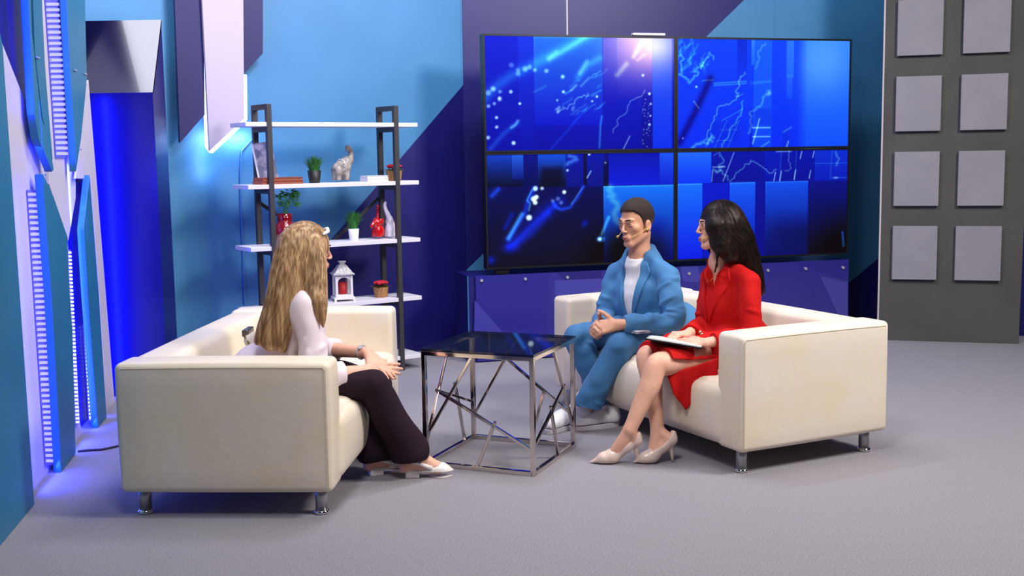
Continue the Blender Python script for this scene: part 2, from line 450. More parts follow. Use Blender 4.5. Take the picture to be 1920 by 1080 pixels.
# wall behind the video wall
TW = Plane(corner, (math.cos(.276), math.sin(.276), 0), (math.sin(.276), -math.cos(.276), 0))
d0 = TW.uv(880, 501); d1 = TW.uv(1395, 0); ds = (d1[1] - d0[1]) / (d1[0] - d0[0]); zt = 4.; ut = d1[0] + (zt - d1[1]) / ds; zl = d0[1] - ds * d0[0]
e0 = TW.uv(1592, 530); e1 = TW.uv(1650, 482); es = (e1[1] - e0[1]) / (e1[0] - e0[0]); ue = e0[0] - e0[1] / es; ze = e0[1] + es * (4.6 - e0[0])
mb = MB()
TW.slab(mb, [(0, zl), (ut, zt), (0, zt)], 0, .06, 1)
TW.slab(mb, [(0, 0), (ue, 0), (4.6, ze), (4.6, zt), (ut, zt), (0, zl)], 0, .06, 0)
TW.slab(mb, [(ue, 0), (4.6, 0), (4.6, ze)], 0, .06, 1)
struct(mb.build('wall_right', [M_lblue, M_navy]))
k = 0
for x in (1063, 1453):
    k += 1; u, _ = TW.uv(x, 20); mb = MB(); TW.slab(mb, [(u - .006, 1.9), (u + .006, 1.9), (u + .006, 4), (u - .006, 4)], .004, .004)
    struct(mb.build('trim_%d' % k, M_edge if k == 1 else M_lblue))
mb = MB(); BW.slab(mb, [(ub - .012, c1[1]), (ub, c1[1]), (ub, 4), (ub - .012, 4)], .004, .004); struct(mb.build('trim_3', M_lblue))
mb = MB(); mb.box((3.95, 8.95, 0), (5.6, 9.0, 4)); struct(mb.build('wall_far', M_navy))

# grey partition with eight raised square boards
GP = Plane((3.001, 8.835, 0), (.9594, -.2822, 0), (-.2822, -.9594, 0))
part = thing('partition', 'charcoal grey partition board with two columns of raised grey squares', 'partition', tuple(GP.w(.43, 0)))
mb = MB(); GP.slab(mb, [(-.085, 0), (.945, 0), (.975, 3.6), (-.085, 3.6)], 0, .05); mb.build('board', M_darkgrey, part)
mb = MB(); GP.slab(mb, [(-.097, 0), (-.085, 0), (-.085, 3.6), (-.097, 3.6)], .001, .05); e = mb.build('edge_strip', M_edge, part); e['label'] = 'thin pale edge strip'
for c, u in enumerate((.003, .465)):
    for r in range(4):
        z = .492 + .577 * r; mb = MB(); uu = u + (.004 * r if c else 0)
        GP.slab(mb, [(uu, z), (uu + .33, z), (uu + .33, z + .42), (uu, z + .42)], .035, .035); mb.build('raised_square', M_tile, part, bevel=.003)

# ------------------------------------------------------------------ boards on the left wall
TEAL, WHT = 0.0, -.06
def board(pxs, off, thick, m, name, label, cat='wall board', group=None):
    o = LW.poly(name, pxs, off, thick, m, bevel=.002); tag(o, label, cat, group); return o
board([(5, 84), (65, 952), (-140, 1230), (-140, -560)], TEAL, .035, M_teal, 'wall_board', 'large teal wall panel at the left edge, nearest the camera')
board([(-20, -120), (44, -120), (44, 0), (64, 225), (30, 330), (0, 60)], -.09, .02, M_navy, 'wall_board', 'dark navy wall panel above the tip of the white wedge panel')
board([(4, 80), (57, 215), (74, 268), (84, 330), (104, 560), (126, 880), (112, 888), (60, 931), (28, 480)], WHT, .02, M_white, 'wall_board', 'tall white wedge panel beside the left edge, with glowing light streaks')
board([(50, -60), (57, -60), (60, 60), (78, 222), (90, 250), (101, 318), (98, 322), (73, 262), (65, 215)], TEAL, .035, M_teal, 'wall_board', 'narrow bent teal strip panel hanging at upper left')
board([(60, -60), (76, -60), (84, 120), (97, 275), (99, 300), (88, 248), (80, 222), (66, 100)], TEAL, .035, M_teal, 'wall_board', 'slim teal panel left of the long ladder of light streaks')
board([(76, -60), (122, -60), (136, 200), (142, 300), (142, 372), (128, 452), (92, 345), (96, 280), (85, 120)], WHT, .02, M_white, 'wall_board', 'white panel carrying the upper ladder of light streaks, pointed below')
board([(122, -60), (158, -60), (163, 150), (152, 262), (143, 322), (141, 280), (131, 130)], TEAL, .035, M_teal, 'wall_board', 'upper teal panel right of the ladder of light streaks')
board([(166, 150), (216, 772), (200, 786), (187, 560), (170, 335), (142, 335), (152, 262), (158, 165)], -.03, .012, M_white, 'wall_board', 'slender white panel with a pointed top beside the navy column')
board([(79, 328), (81, 326), (100, 367), (127, 445), (127, 480), (130, 540), (136, 618), (142, 851), (115, 890), (97, 560)], TEAL, .035, M_teal, 'wall_board', 'lower teal panel with a slanted pointed top between light streaks and dots')
board([(127, 455), (136, 560), (150, 793), (157, 828), (143, 848), (132, 856), (118, 500)], WHT, .02, M_white, 'wall_board', 'narrow white panel behind the lower teal panel, edged with light dots')
board([(168, 328), (157, 430), (165, 560), (184, 809), (200, 783), (186, 560)], TEAL, .035, M_teal, 'wall_board', 'lower right teal panel bent like a knee beside the navy column')

M_streak = emis('led_streak_glow', (.50, .48, 1.0), 1.0)  # glowing bars imitate streaks of LED light on the white panels
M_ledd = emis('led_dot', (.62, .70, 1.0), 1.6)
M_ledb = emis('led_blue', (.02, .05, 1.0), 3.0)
M_ledglow = emis('blue_led_glow', (.06, .05, .95), .8)  # emissive blue imitates the LED glow on the panel behind the bars
def led_glow_strip(pa, pb, n, wa, wb, fill, off, label, m, group='light bars on the left wall'):
    """n little bars between two pixel ends; wa, wb: bar width in px at both ends"""
    root = None
    A0 = [LW.uv(pa[0] - wa, pa[1], off), LW.uv(pa[0], pa[1], off)]; B0 = [LW.uv(pb[0] - wb, pb[1], off), LW.uv(pb[0], pb[1], off)]
    base = LW.w((A0[1][0] + B0[1][0]) / 2, min(A0[1][1], B0[1][1]), off)
    root = thing('light_strip', label, 'light strip', tuple(base), group)
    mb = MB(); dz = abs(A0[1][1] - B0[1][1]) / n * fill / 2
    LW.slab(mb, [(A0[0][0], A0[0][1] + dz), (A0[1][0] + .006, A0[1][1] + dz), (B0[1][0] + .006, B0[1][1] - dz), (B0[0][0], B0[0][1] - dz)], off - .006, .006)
    mb.build('led_glow_backing', M_ledglow, root)
    for i in range(n):
        t = (i + .5) / n; l = [A0[0][j] * (1 - t) + B0[0][j] * t for j in (0, 1)]; r_ = [A0[1][j] * (1 - t) + B0[1][j] * t for j in (0, 1)]
        mb = MB(); LW.slab(mb, [(l[0], l[1] - dz), (r_[0], r_[1] - dz), (r_[0], r_[1] + dz), (l[0], l[1] + dz)], off, .008); mb.build('led_glow_bar', m, root, fix=False)
    return root
led_glow_strip((75, 359), (106, 869), 49, 20, 17, .5, -.045, 'long column of bars imitating light streaks on the white wedge panel', M_streak)
led_glow_strip((110, -8), (128, 293), 29, 22, 20, .52, -.045, 'upper ladder of bars imitating light streaks running out of the top of the frame', M_streak)
led_glow_strip((84, 284), (100, 362), 9, 14, 8, .5, -.09, 'short stack of light bars in the notch above the lower teal panel', M_streak)
led_glow_strip((134, 470), (149, 795), 46, 4, 4, .55, -.045, 'thin line of light dots along the right side of the lower teal panel', M_ledd)
led_glow_strip((165, 610), (176, 800), 27, 6, 6, .6, -.085, 'bright line of light dots low in the blue channel beside the bent panel', M_ledd)
led_glow_strip((139, 322), (141, 372), 8, 5, 4, .55, -.09, 'short line of light dots in the fork of the panels', M_ledd)
# little fixing pins of the upper panels
for (x, y, s_) in ((70, 108, 'between the two upper teal strips'), (93, 112, 'left of the upper ladder of light streaks'), (141, 132, 'on the upper teal panel'), (160, 139, 'at the right rim of the upper teal panel'), (150, 280, 'near the foot of the upper teal panel')):
    u, z = LW.uv(x, y, .004); mb = MB(); mb.tube([LW.w(u - .03, z, .006), LW.w(u + .03, z, .006)], .004, 6)
    tag(mb.build('fixing_pin', M_silver, None, LW.w(u, z, .006)), 'small metal fixing pin ' + s_, 'pin', 'fixing pins on the wall panels')
# blue light of the strips in the channels
def channel_light(px, py0, py1, off, towards, power, col=(.02, .04, 1.0)):
    (u, z0), (u2, z1) = LW.uv(px[0], py0, off), LW.uv(px[1], py1, off)
    a = LW.w((u + u2) / 2, (z0 + z1) / 2, off); o = area('channel_light', tuple(a), tuple(a + towards), .03, abs(z0 - z1), power, col)
    return o
def edge_light(p0, p1, off, power, col=(.01, .02, 1.0), shift=.035, aim=.25, w_=.03):
    """added lamp with an unseen back: runs along a board's near edge and shines on that edge, away from the camera side"""
    (u0, z0), (u1, z1) = LW.uv(*p0, 0), LW.uv(*p1, 0)
    a = LW.w((u0 + u1) / 2 - shift, (z0 + z1) / 2, off); d = LW.w(u1, z1) - LW.w(u0, z0)
    o = area('channel_light', tuple(a), tuple(a + LW.d - LW.n * aim), w_, float(np.linalg.norm(d)), power, col); return o
edge_light((50, -60), (64, 215), -.012, 3.2, aim=-.12); edge_light((64, 215), (98, 320), -.012, 2.4)
edge_light((122, -60), (142, 300), -.012, 2.6)
edge_light((79, 328), (115, 890), -.012, 3)
edge_light((168, 335), (157, 430), -.012, 1.2); edge_light((157, 430), (184, 809), -.012, 3)
def world_strip(a, b, towards, power, col, w_=.03, spread=180):
    a = A(*a); b = A(*b); c = (a + b) / 2; return area('channel_light', tuple(c), tuple(c + A(*towards)), w_, float(np.linalg.norm(b - a)), power, col, spread)
# blue wash on the back of the channel between the two lower boards
board([(128, 360), (172, 322), (178, 420), (172, 560), (190, 806), (146, 845), (136, 560), (126, 470)], -.10, .02, M_navy, 'wall_board', 'navy back board of the blue lit channel between the two lower teal panels')
q = LW.w(1.90, .04, -.042); world_strip(q, q + A(0, 0, 1.45), LW.d * 1 - LW.n * .8, 40, (.01, .02, 1.0), .02)
# blue wash on the front of the column, from behind the slender white board
q = A(-2.575, 6.985, .05); world_strip(q, q + A(0, 0, 1.85), A(.55, 1, 0), 15, (.005, .01, 1.0))
edge_light((52, 365), (88, 880), .0, 5, shift=.0, aim=1.2)  # added unseen lamp for the blue LED spill on the white wedge panel
for u_ in (.9, 1.5, 2.1):
    q = LW.w(u_, .04, -.02); area('floor_glow', tuple(q), tuple(q + LW.n + A(0, 0, -.35)), .4, .03, 2.2, (.03, .05, 1.0))

# ------------------------------------------------------------------ navy column with a slanted top
colm = thing('column', 'navy column with a slanted glossy top, lit blue on its left side', 'column', (-2.4, 7.3, 0))
cf = 7.12
x_r = pt(298, 400, cf)[0]; zt0 = pt(287, 173, cf)[2]; yb = cf + .25; ztb = pt(302, 37, yb)[2]; xl = -2.76
F_ = [A(xl, cf, 0), A(x_r, cf, 0), A(x_r, cf, zt0), A(xl, cf, zt0)]; B_ = [A(xl, yb, 0), A(x_r, yb, 0), A(x_r, yb, ztb), A(xl, yb, ztb)]
M_navygl = mat('navy_gloss', lin(20, 18, 100), .28, spec=.5)
M_slant = mat('glossy_slant', lin(8, 7, 44), .16, spec=1., coat=.6)
MB().add(F_ + B_, [(0, 1, 2, 3), (5, 4, 7, 6), (1, 5, 6, 2), (4, 0, 3, 7), (0, 4, 5, 1)]).build('shaft', M_navygl, colm)
MB().prism([F_[3], F_[2], B_[2], B_[3]], [p + A(0, .012, -.012) for p in (F_[3], F_[2], B_[2], B_[3])]).build('slanted_top', M_slant, colm)
# softbox added to be mirrored in the right half of the slanted top
sn = nrm(np.cross(F_[2] - F_[3], B_[3] - F_[3])); sn = sn if sn[2] > 0 else -sn
def mirror_hit(px, py, z):
    p = on_plane(px, py, F_[2], sn); d = nrm(p - C0); r_ = d - 2 * (d @ sn) * sn; return p + r_ * ((z - p[2]) / r_[2])
h = [mirror_hit(x, y, 2.95) for x, y in ((228, 37), (262, 172), (292, 172), (312, 37))]
hx = nrm((h[3] + h[2]) - (h[0] + h[1])); lo_ = nrm(h[0] - h[1]); hc_ = sum(h) / 4
wd_ = abs(((h[3] + h[2]) - (h[0] + h[1])) @ nrm(np.cross(lo_, (0, 0, 1)))) / 2
ln_ = np.linalg.norm(h[0] - h[1]); nx_ = nrm(np.cross(lo_, (0, 0, 1))); nx_ = nx_ if nx_ @ hx > 0 else -nx_
ed_ = (h[0] + h[1]) / 2; c_ = ed_ + nx_ * .30; sb = area('unseen_softbox', tuple(c_), tuple(c_ - A(0, 0, 1)), .6, ln_ * 1.5, 13, (.86, .88, 1))
yx = lo_; zx = A(0, 0, 1.); xx = np.cross(yx, zx)
sb.rotation_euler = Matrix((xx, yx, zx)).transposed().to_euler()

# ------------------------------------------------------------------ hanging boards on the back wall
def hboard(pxs, off, m, label):
    return tag(BW.poly('wall_board', pxs, off, .03, m, bevel=.002), label, 'wall board')
M_board_navy = mat('board_navy', lin(27, 22, 88), .55)
M_board_white = mat('board_lavender', lin(190, 178, 196), .55)
hboard([(325, -60), (380, -60), (384, 215), (337, 268)], .10, M_board_navy, 'dark navy hanging board with slanted foot, left of the white one')
hboard([(376, -60), (456, -60), (458, 222), (393, 283)], .13, M_board_white, 'tall white hanging board with a slanted foot and glowing edges')
hboard([(450, -60), (493, -60), (493, 100), (457, 138)], .09, M_board_navy, 'short dark navy hanging board right of the white one')
ed = [(375, -60), (388, 275), (396, 285), (460, 225), (459, 140)]
ls = thing('light_strip', 'glowing light strip behind the white hanging board', 'light strip', tuple(BW.w(*BW.uv(392, 280, .06), .06)))
M_glow = emis('glow_strip', (.55, .75, 1.0), 3.0)
mb = MB(); q = [BW.w(*BW.uv(x, y, .08), .08) for x, y in ed]
for i in range(len(q) - 1): mb.bar(q[i], q[i + 1], .022, .022, BW.n)
mb.build('glow_tube', M_glow, ls)
u0_, z0_ = BW.uv(396, 286, .09); u1_, z1_ = BW.uv(458, 228, .09)
a_ = BW.w((u0_ + u1_) / 2, (z0_ + z1_) / 2, .09); area('board_glow', tuple(a_), tuple(a_ - BW.n + A(0, 0, -.6)), .34, .04, 2.2, (.5, .65, 1.0))
u0_, z0_ = BW.uv(384, 240, .09); a_ = BW.w(u0_, z0_, .09); area('board_glow', tuple(a_), tuple(a_ - BW.n), .04, .7, 1.2, (.5, .65, 1.0))

# ------------------------------------------------------------------ video wall
TVW, TVH, TVZ = 3.0, 1.697, .678
TV = Plane((-.183, 8.173, 0), (math.cos(.276), math.sin(.276), 0), (math.sin(.276), -math.cos(.276), 0))
NX, NY = 380, 214
class Screen:
    """paints one screen picture; coordinates are those of a 1000 x 600 sketch of that screen"""
    def __init__(s, top, bot):
        s.x, s.y = np.meshgrid(np.linspace(0, 1000, NX), np.linspace(0, 600, NY))
        t = (s.y / 600)[..., None]; s.a = np.array(top, float) * (1 - t) + np.array(bot, float) * t
        s.r = np.random.RandomState(5)
    def rect(s, x0, x1, y0, y1, top, bot, al=1., soft=1.5, rim=0):
        m = np.clip((s.x - x0) / soft, 0, 1) * np.clip((x1 - s.x) / soft, 0, 1) * np.clip((s.y - y0) / soft, 0, 1) * np.clip((y1 - s.y) / soft, 0, 1)
        t = np.clip((s.y - y0) / (y1 - y0), 0, 1)[..., None]; c = np.array(top, float) * (1 - t) + np.array(bot, float) * t
        m = (m * al)[..., None]; s.a = s.a * (1 - m) + c * m
        if rim:
            e = np.exp(-np.abs(s.y - y0 - 3) / 3) * (s.x > x0) * (s.x < x1) + np.exp(-np.abs(s.x - x0 - 2) / 2) * (s.y > y0) * (s.y < y1) * np.clip(1 - (s.y - y0) / 160, 0, 1)
            s.a += (e * rim)[..., None] * np.array((70, 110, 90.))
    def blob(s, x, y, rx, ry, col, k=1., ang=0, p=1.):
        ca, sa = math.cos(ang), math.sin(ang); u = (s.x - x) * ca + (s.y - y) * sa; v = -(s.x - x) * sa + (s.y - y) * ca
        g = np.exp(-((u / rx) ** 2 + (v / ry) ** 2) ** p); s.a += (g * k)[..., None] * np.array(col, float)
    def line(s, P, w, col, k=1., jit=0, sub=1):
        P = np.array(P, float)
        if jit:
            Q = [P[0]]
            for i in range(len(P) - 1):
                for j in range(1, sub + 1):
                    q = P[i] + (P[i + 1] - P[i]) * j / sub
                    Q.append(q + (s.r.randn(2) * jit if j < sub else 0))
            P = np.array(Q)
        g = np.zeros_like(s.x)
        for i in range(len(P) - 1):
            a, b = P[i], P[i + 1]; d = b - a; L = d @ d + 1e-9
            t = np.clip(((s.x - a[0]) * d[0] + (s.y - a[1]) * d[1]) / L, 0, 1)
            g = np.maximum(g, np.exp(-(((s.x - a[0] - d[0] * t) ** 2 + (s.y - a[1] - d[1] * t) ** 2) / w ** 2)))
        s.a += (g * k)[..., None] * np.array(col, float)
    def dots(s, L, r=7, col=(120, 170, 90), k=1.):
        for d in L: s.blob(d[0], d[1], d[2] if len(d) > 2 else r, d[2] if len(d) > 2 else r, col, d[3] if len(d) > 3 else k, p=2)
WH = (150, 180, 90); CY = (60, 130, 120)
def pic_tl():
    s = Screen((4, 34, 232), (2, 6, 165))
    s.rect(0, 170, 0, 600, (4, 30, 225), (2, 6, 165), .8); s.rect(170, 250, 0, 600, (8, 54, 245), (2, 8, 170), .9); s.rect(250, 612, 0, 470, (30, 118, 255), (4, 18, 205), 1, rim=.4)
    s.rect(612, 690, 0, 360, (96, 100, 245), (6, 12, 185), .9); s.rect(690, 880, 0, 330, (126, 118, 252), (16, 20, 190), .9, rim=.3)
    s.rect(880, 990, 0, 600, (40, 92, 255), (4, 50, 248), .9); s.rect(820, 885, 300, 600, (2, 8, 170), (2, 4, 130), .7)
    s.blob(860, 20, 200, 180, (150, 104, 20), 1.1); s.blob(900, 50, 90, 70, (60, 60, 0), .9)
    s.line([(-10, 330), (60, 260), (120, 215), (250, 145), (390, 70), (540, -10)], 30, (24, 76, 40), .8); s.line([(330, 120), (450, 45), (520, 0)], 15, (44, 66, 10), .9)
    s.line([(330, 110), (365, 80)], 13, (40, 60, 10), .8); s.line([(480, 215), (530, 150), (595, 110)], 18, (24, 70, 30), .8); s.line([(490, 190), (528, 130)], 12, (60, 90, 20), .8)
    s.line([(690, 200), (740, 140)], 14, (70, 84, 10), .9); s.line([(780, 100), (830, 10)], 12, (70, 74, 0), .9); s.line([(800, 120), (835, 90)], 9, (60, 60, 0), .7)
    for i in range(16):
        x = 400 + s.r.rand() * 190; y = 200 + s.r.rand() * 190 - (x - 400) * .35 + 60; L = 25 + s.r.rand() * 55
        s.line([(x, y), (x + L * .8, y - L * .55)], 3 + 3 * s.r.rand(), (40, 84, 30), .35 + .35 * s.r.rand(), 4, 3)
    s.line([(372, 398), (430, 365), (500, 320), (530, 300)], 3.5, (90, 120, 30), .8, 5, 6); s.line([(372, 398), (380, 372), (366, 385)], 8, (130, 150, 50), .7); s.line([(450, 385), (455, 372)], 8, (110, 140, 40), .6)
    s.line([(445, 280), (470, 255)], 7, (100, 130, 40), .7); s.line([(495, 260), (540, 215)], 6, (80, 110, 30), .6); s.line([(250, 290), (310, 260)], 7, (40, 80, 20), .5)
    s.line([(840, 280), (800, 320), (760, 340), (745, 390), (690, 440), (680, 480), (665, 510)], 3.2, (90, 110, 40), .8, 5, 3)
    s.line([(722, 600), (757, 530)], 4, (130, 150, 60), .8); s.line([(592, 590), (598, 470), (606, 420)], 6, (40, 110, 50), .8)
    s.line([(330, 600), (420, 500), (520, 380)], 6, (10, 50, 50), .6); s.line([(20, 590), (90, 510), (160, 455)], 14, (20, 70, 50), .7); s.line([(130, 478), (150, 465), (165, 442)], 8, (90, 140, 60), .7)
    s.dots([(135, 150, 14, .45), (168, 195, 13, .45), (168, 175, 12, .4), (205, 170, 15, .6), (228, 160, 13, .5), (255, 175, 11, .6), (315, 180, 12, .65), (400, 210, 11, .9), (403, 290, 9, 1.), (40, 275, 14, .75), (15, 295, 15, .55), (75, 290, 10, .6), (72, 322, 10, .7), (130, 290, 10, 1.1), (72, 330, 11, .8), (15, 365, 10, .8), (45, 352, 9, .8), (175, 352, 8, 1.2), (55, 425, 9, 1.1), (55, 475, 9, 1.1), (10, 530, 11, 1), (140, 560, 11, 1.3), (580, 315, 7, 1.2), (555, 340, 6, 1), (865, 300, 8, 1.2), (872, 355, 7, 1), (870, 420, 6, 1.1), (865, 468, 8, 1.1), (830, 200, 8, .8), (870, 55, 8, .9), (370, 335, 6, .9)], col=WH)
    for i in range(26): s.dots([(825 + s.r.rand() * 45, 330 + s.r.rand() * 260, 2 + s.r.rand() * 3, .6)], col=WH)
    return s.a
def pic_tr():
    s = Screen((6, 66, 255), (2, 44, 246))
    s.rect(690, 1100, -90, 700, (50, 134, 255), (4, 72, 252), 1, 60); s.blob(840, 130, 170, 190, (44, 44, 0), .9)
    s.rect(335, 392, 0, 230, (2, 36, 208), (4, 52, 246), .8); s.rect(430, 540, 0, 600, (26, 110, 255), (6, 76, 252), .7, 4); s.rect(418, 436, 0, 140, (60, 150, 255), (20, 110, 255), .8)
    s.rect(622, 668, 0, 210, (70, 156, 255), (40, 128, 255), .55, 3); s.rect(624, 662, 190, 330, (60, 146, 255), (20, 100, 255), .4, 3); s.rect(606, 650, 500, 600, (4, 48, 228), (2, 36, 210), .6)
    s.line([(185, 215), (100, 400), (10, 570)], 20, (0, -44, -100), 1); s.rect(412, 428, 380, 600, (0, 24, 200), (0, 16, 176), .5); s.rect(440, 540, 380, 480, (2, 46, 228), (2, 46, 232), .5, 6); s.rect(140, 380, 440, 600, (2, 26, 200), (2, 30, 214), .35, 40)
    for i in range(24):
        x = 15 + s.r.rand() * 170; y = -20 + s.r.rand() * 150; s.line([(x, y), (x + 14 * s.r.randn() - 14, y + 26), (x + 18 * s.r.randn() - 30, y + 60)], 3 + 4 * s.r.rand(), (36, 84, 0), .3 + .25 * s.r.rand(), 4, 3)
    s.line([(20, 90), (24, 190), (60, 235), (110, 200), (100, 165), (140, 130)], 6, (70, 130, 20), .75, 7, 5); s.line([(130, 160), (165, 100), (180, 72), (200, 112)], 4, (80, 120, 0), .7, 5, 4)
    s.line([(380, 180), (345, 225), (335, 300), (335, 320), (290, 360), (225, 380), (190, 470), (150, 560)], 3.6, (80, 120, 0), .75, 6, 5); s.line([(335, 318), (370, 300)], 3, (70, 110, 0), .6)
    s.line([(370, 340), (362, 420), (310, 480), (270, 560), (250, 600)], 4.5, (60, 120, 0), .7, 6, 5)
    s.line([(530, 300), (485, 320), (470, 370), (415, 400), (420, 480), (405, 520)], 6, (70, 100, 0), .65, 6, 5); s.blob(522, 290, 12, 14, (90, 100, 0), .8)
    s.line([(500, 20), (460, 60), (458, 120), (440, 160)], 4, (70, 90, 0), .6, 6, 4)
    s.line([(80, 600), (130, 572), (170, 560), (205, 545)], 8, (70, 130, 10), .7, 8, 5); s.line([(160, 590), (190, 520)], 5, (60, 110, 0), .6, 6, 4); s.line([(90, 340), (120, 380)], 3, (120, 140, 20), .7); s.line([(140, 228), (200, 223)], 4, (60, 100, 0), .6)
    for y in (238, 250): s.line([(205, y + 4), (300, y - 2), (390, y - 8)], 4, (60, 110, 0), .65)
    s.line([(420, 240), (530, 230)], 8, (40, 70, 0), .5)
    s.line([(468, 440), (450, 510), (430, 580)], 4, WH, .7); s.line([(430, 490), (530, 490)], 4, WH, .7); s.line([(430, 540), (530, 540)], 4, WH, .7); s.line([(480, 600), (525, 570)], 5, (80, 100, 0), .7)
    s.line([(250, 450), (370, 385)], 3, (40, 90, 0), .7); s.line([(280, 450), (210, 600)], 3, (40, 80, 0), .6); s.line([(350, 450), (285, 600)], 3, (40, 80, 0), .6); s.line([(240, 500), (340, 500)], 2.5, (40, 80, 0), .6); s.line([(220, 560), (310, 560)], 2.5, (40, 80, 0), .6)
    s.line([(610, 515), (655, 490)], 5, (80, 100, 0), .6); s.line([(630, 600), (640, 570)], 5, WH, .6); s.dots([(105, 262, 7, .9), (30, 545, 5, .8)], col=WH)
    return s.a
def pic_bl():
    s = Screen((2, 8, 130), (7, 5, 26))
    s.rect(0, 1000, 165, 600, (4, 7, 84), (9, 7, 32), .95, 30); s.rect(0, 190, 0, 172, (8, 62, 205), (2, 4, 40), 1); s.rect(130, 190, 0, 130, (40, 104, 240), (4, 24, 140), .8)
    s.rect(190, 265, 0, 172, (2, 12, 140), (2, 6, 80), 1); s.rect(265, 412, 0, 178, (12, 80, 230), (2, 4, 40), 1); s.rect(265, 412, 55, 178, (3, 6, 60), (2, 2, 14), .85, 30)
    s.rect(412, 620, 0, 180, (3, 18, 170), (3, 14, 130), 1); s.rect(640, 920, 0, 178, (4, 16, 175), (3, 26, 220), 1); s.rect(920, 1000, 0, 178, (24, 84, 245), (4, 28, 210), 1)
    s.rect(505, 525, 0, 178, (2, 2, 40), (2, 2, 30), .8); s.rect(612, 642, 40, 178, (2, 2, 70), (2, 2, 40), .8)
    s.rect(612, 1000, 178, 600, (16, 118, 255), (3, 8, 130), 1, rim=.6); s.rect(612, 1000, 330, 600, (4, 34, 205), (9, 7, 50), .75, 90)
    s.blob(760, 580, 190, 130, (-4, -20, -130), 1); s.blob(700, 480, 90, 90, (0, -10, -70), .8)
    s.rect(0, 500, 178, 440, (4, 10, 100), (6, 6, 34), .5, 60)
    s.line([(120, 470), (180, 420), (290, 310), (380, 260)], 36, (2, 18, 120), .6); s.line([(150, 480), (230, 420), (320, 320)], 20, (4, 34, 150), .5)
    s.line([(506, 177), (470, 240), (430, 290), (385, 300), (356, 284), (345, 262)], 9, (20, 70, 180), .7); s.line([(500, 182), (440, 270)], 3, (60, 90, 60), .8); s.line([(350, 275), (310, 310), (230, 380), (140, 470), (105, 490)], 14, (6, 36, 150), .45)
    s.line([(244, 183), (212, 246), (195, 310), (106, 448)], 14, (10, 46, 170), .7); s.line([(178, 318), (106, 446)], 12, (44, 110, 110), .95); s.line([(232, 190), (205, 245), (222, 262), (215, 300)], 5, (60, 120, 90), .8)
    s.line([(25, 215), (58, 182)], 14, (20, 70, 160), .8); s.line([(90, 390), (125, 320)], 14, (0, 24, 120), .7); s.blob(115, 500, 40, 24, (2, 20, 170), .7)
    s.line([(430, 10), (470, 30), (420, 55)], 11, (60, 110, 90), .8, 6, 4); s.line([(525, 130), (545, 95)], 4, WH, .9); s.line([(650, 180), (660, 240), (690, 290), (670, 330), (690, 380)], 17, (60, 84, 10), .7, 9, 5)
    s.line([(602, 440), (640, 350)], 9, (50, 120, 150), .9); s.blob(595, 468, 24, 18, (40, 110, 200), .9, p=2); s.blob(510, 380, 14, 20, (0, 24, 140), .8, .5)
    s.dots([(240, 238, 15, 1.3), (255, 228, 13, 1.2), (248, 258, 13, 1.2), (215, 338, 16, 1.3), (402, 205, 11, 1.3), (250, 182, 14, 1.1), (285, 182, 10, 1), (368, 240, 12, .4), (385, 262, 11, .4), (340, 250, 10, .4), (590, 468, 10, .9), (537, 4, 7, 1), (420, 88, 7, 1), (624, 50, 6, .7)], col=(180, 210, 150))
    s.blob(10, 560, 26, 22, (0, 24, 150), .9)
    return s.a
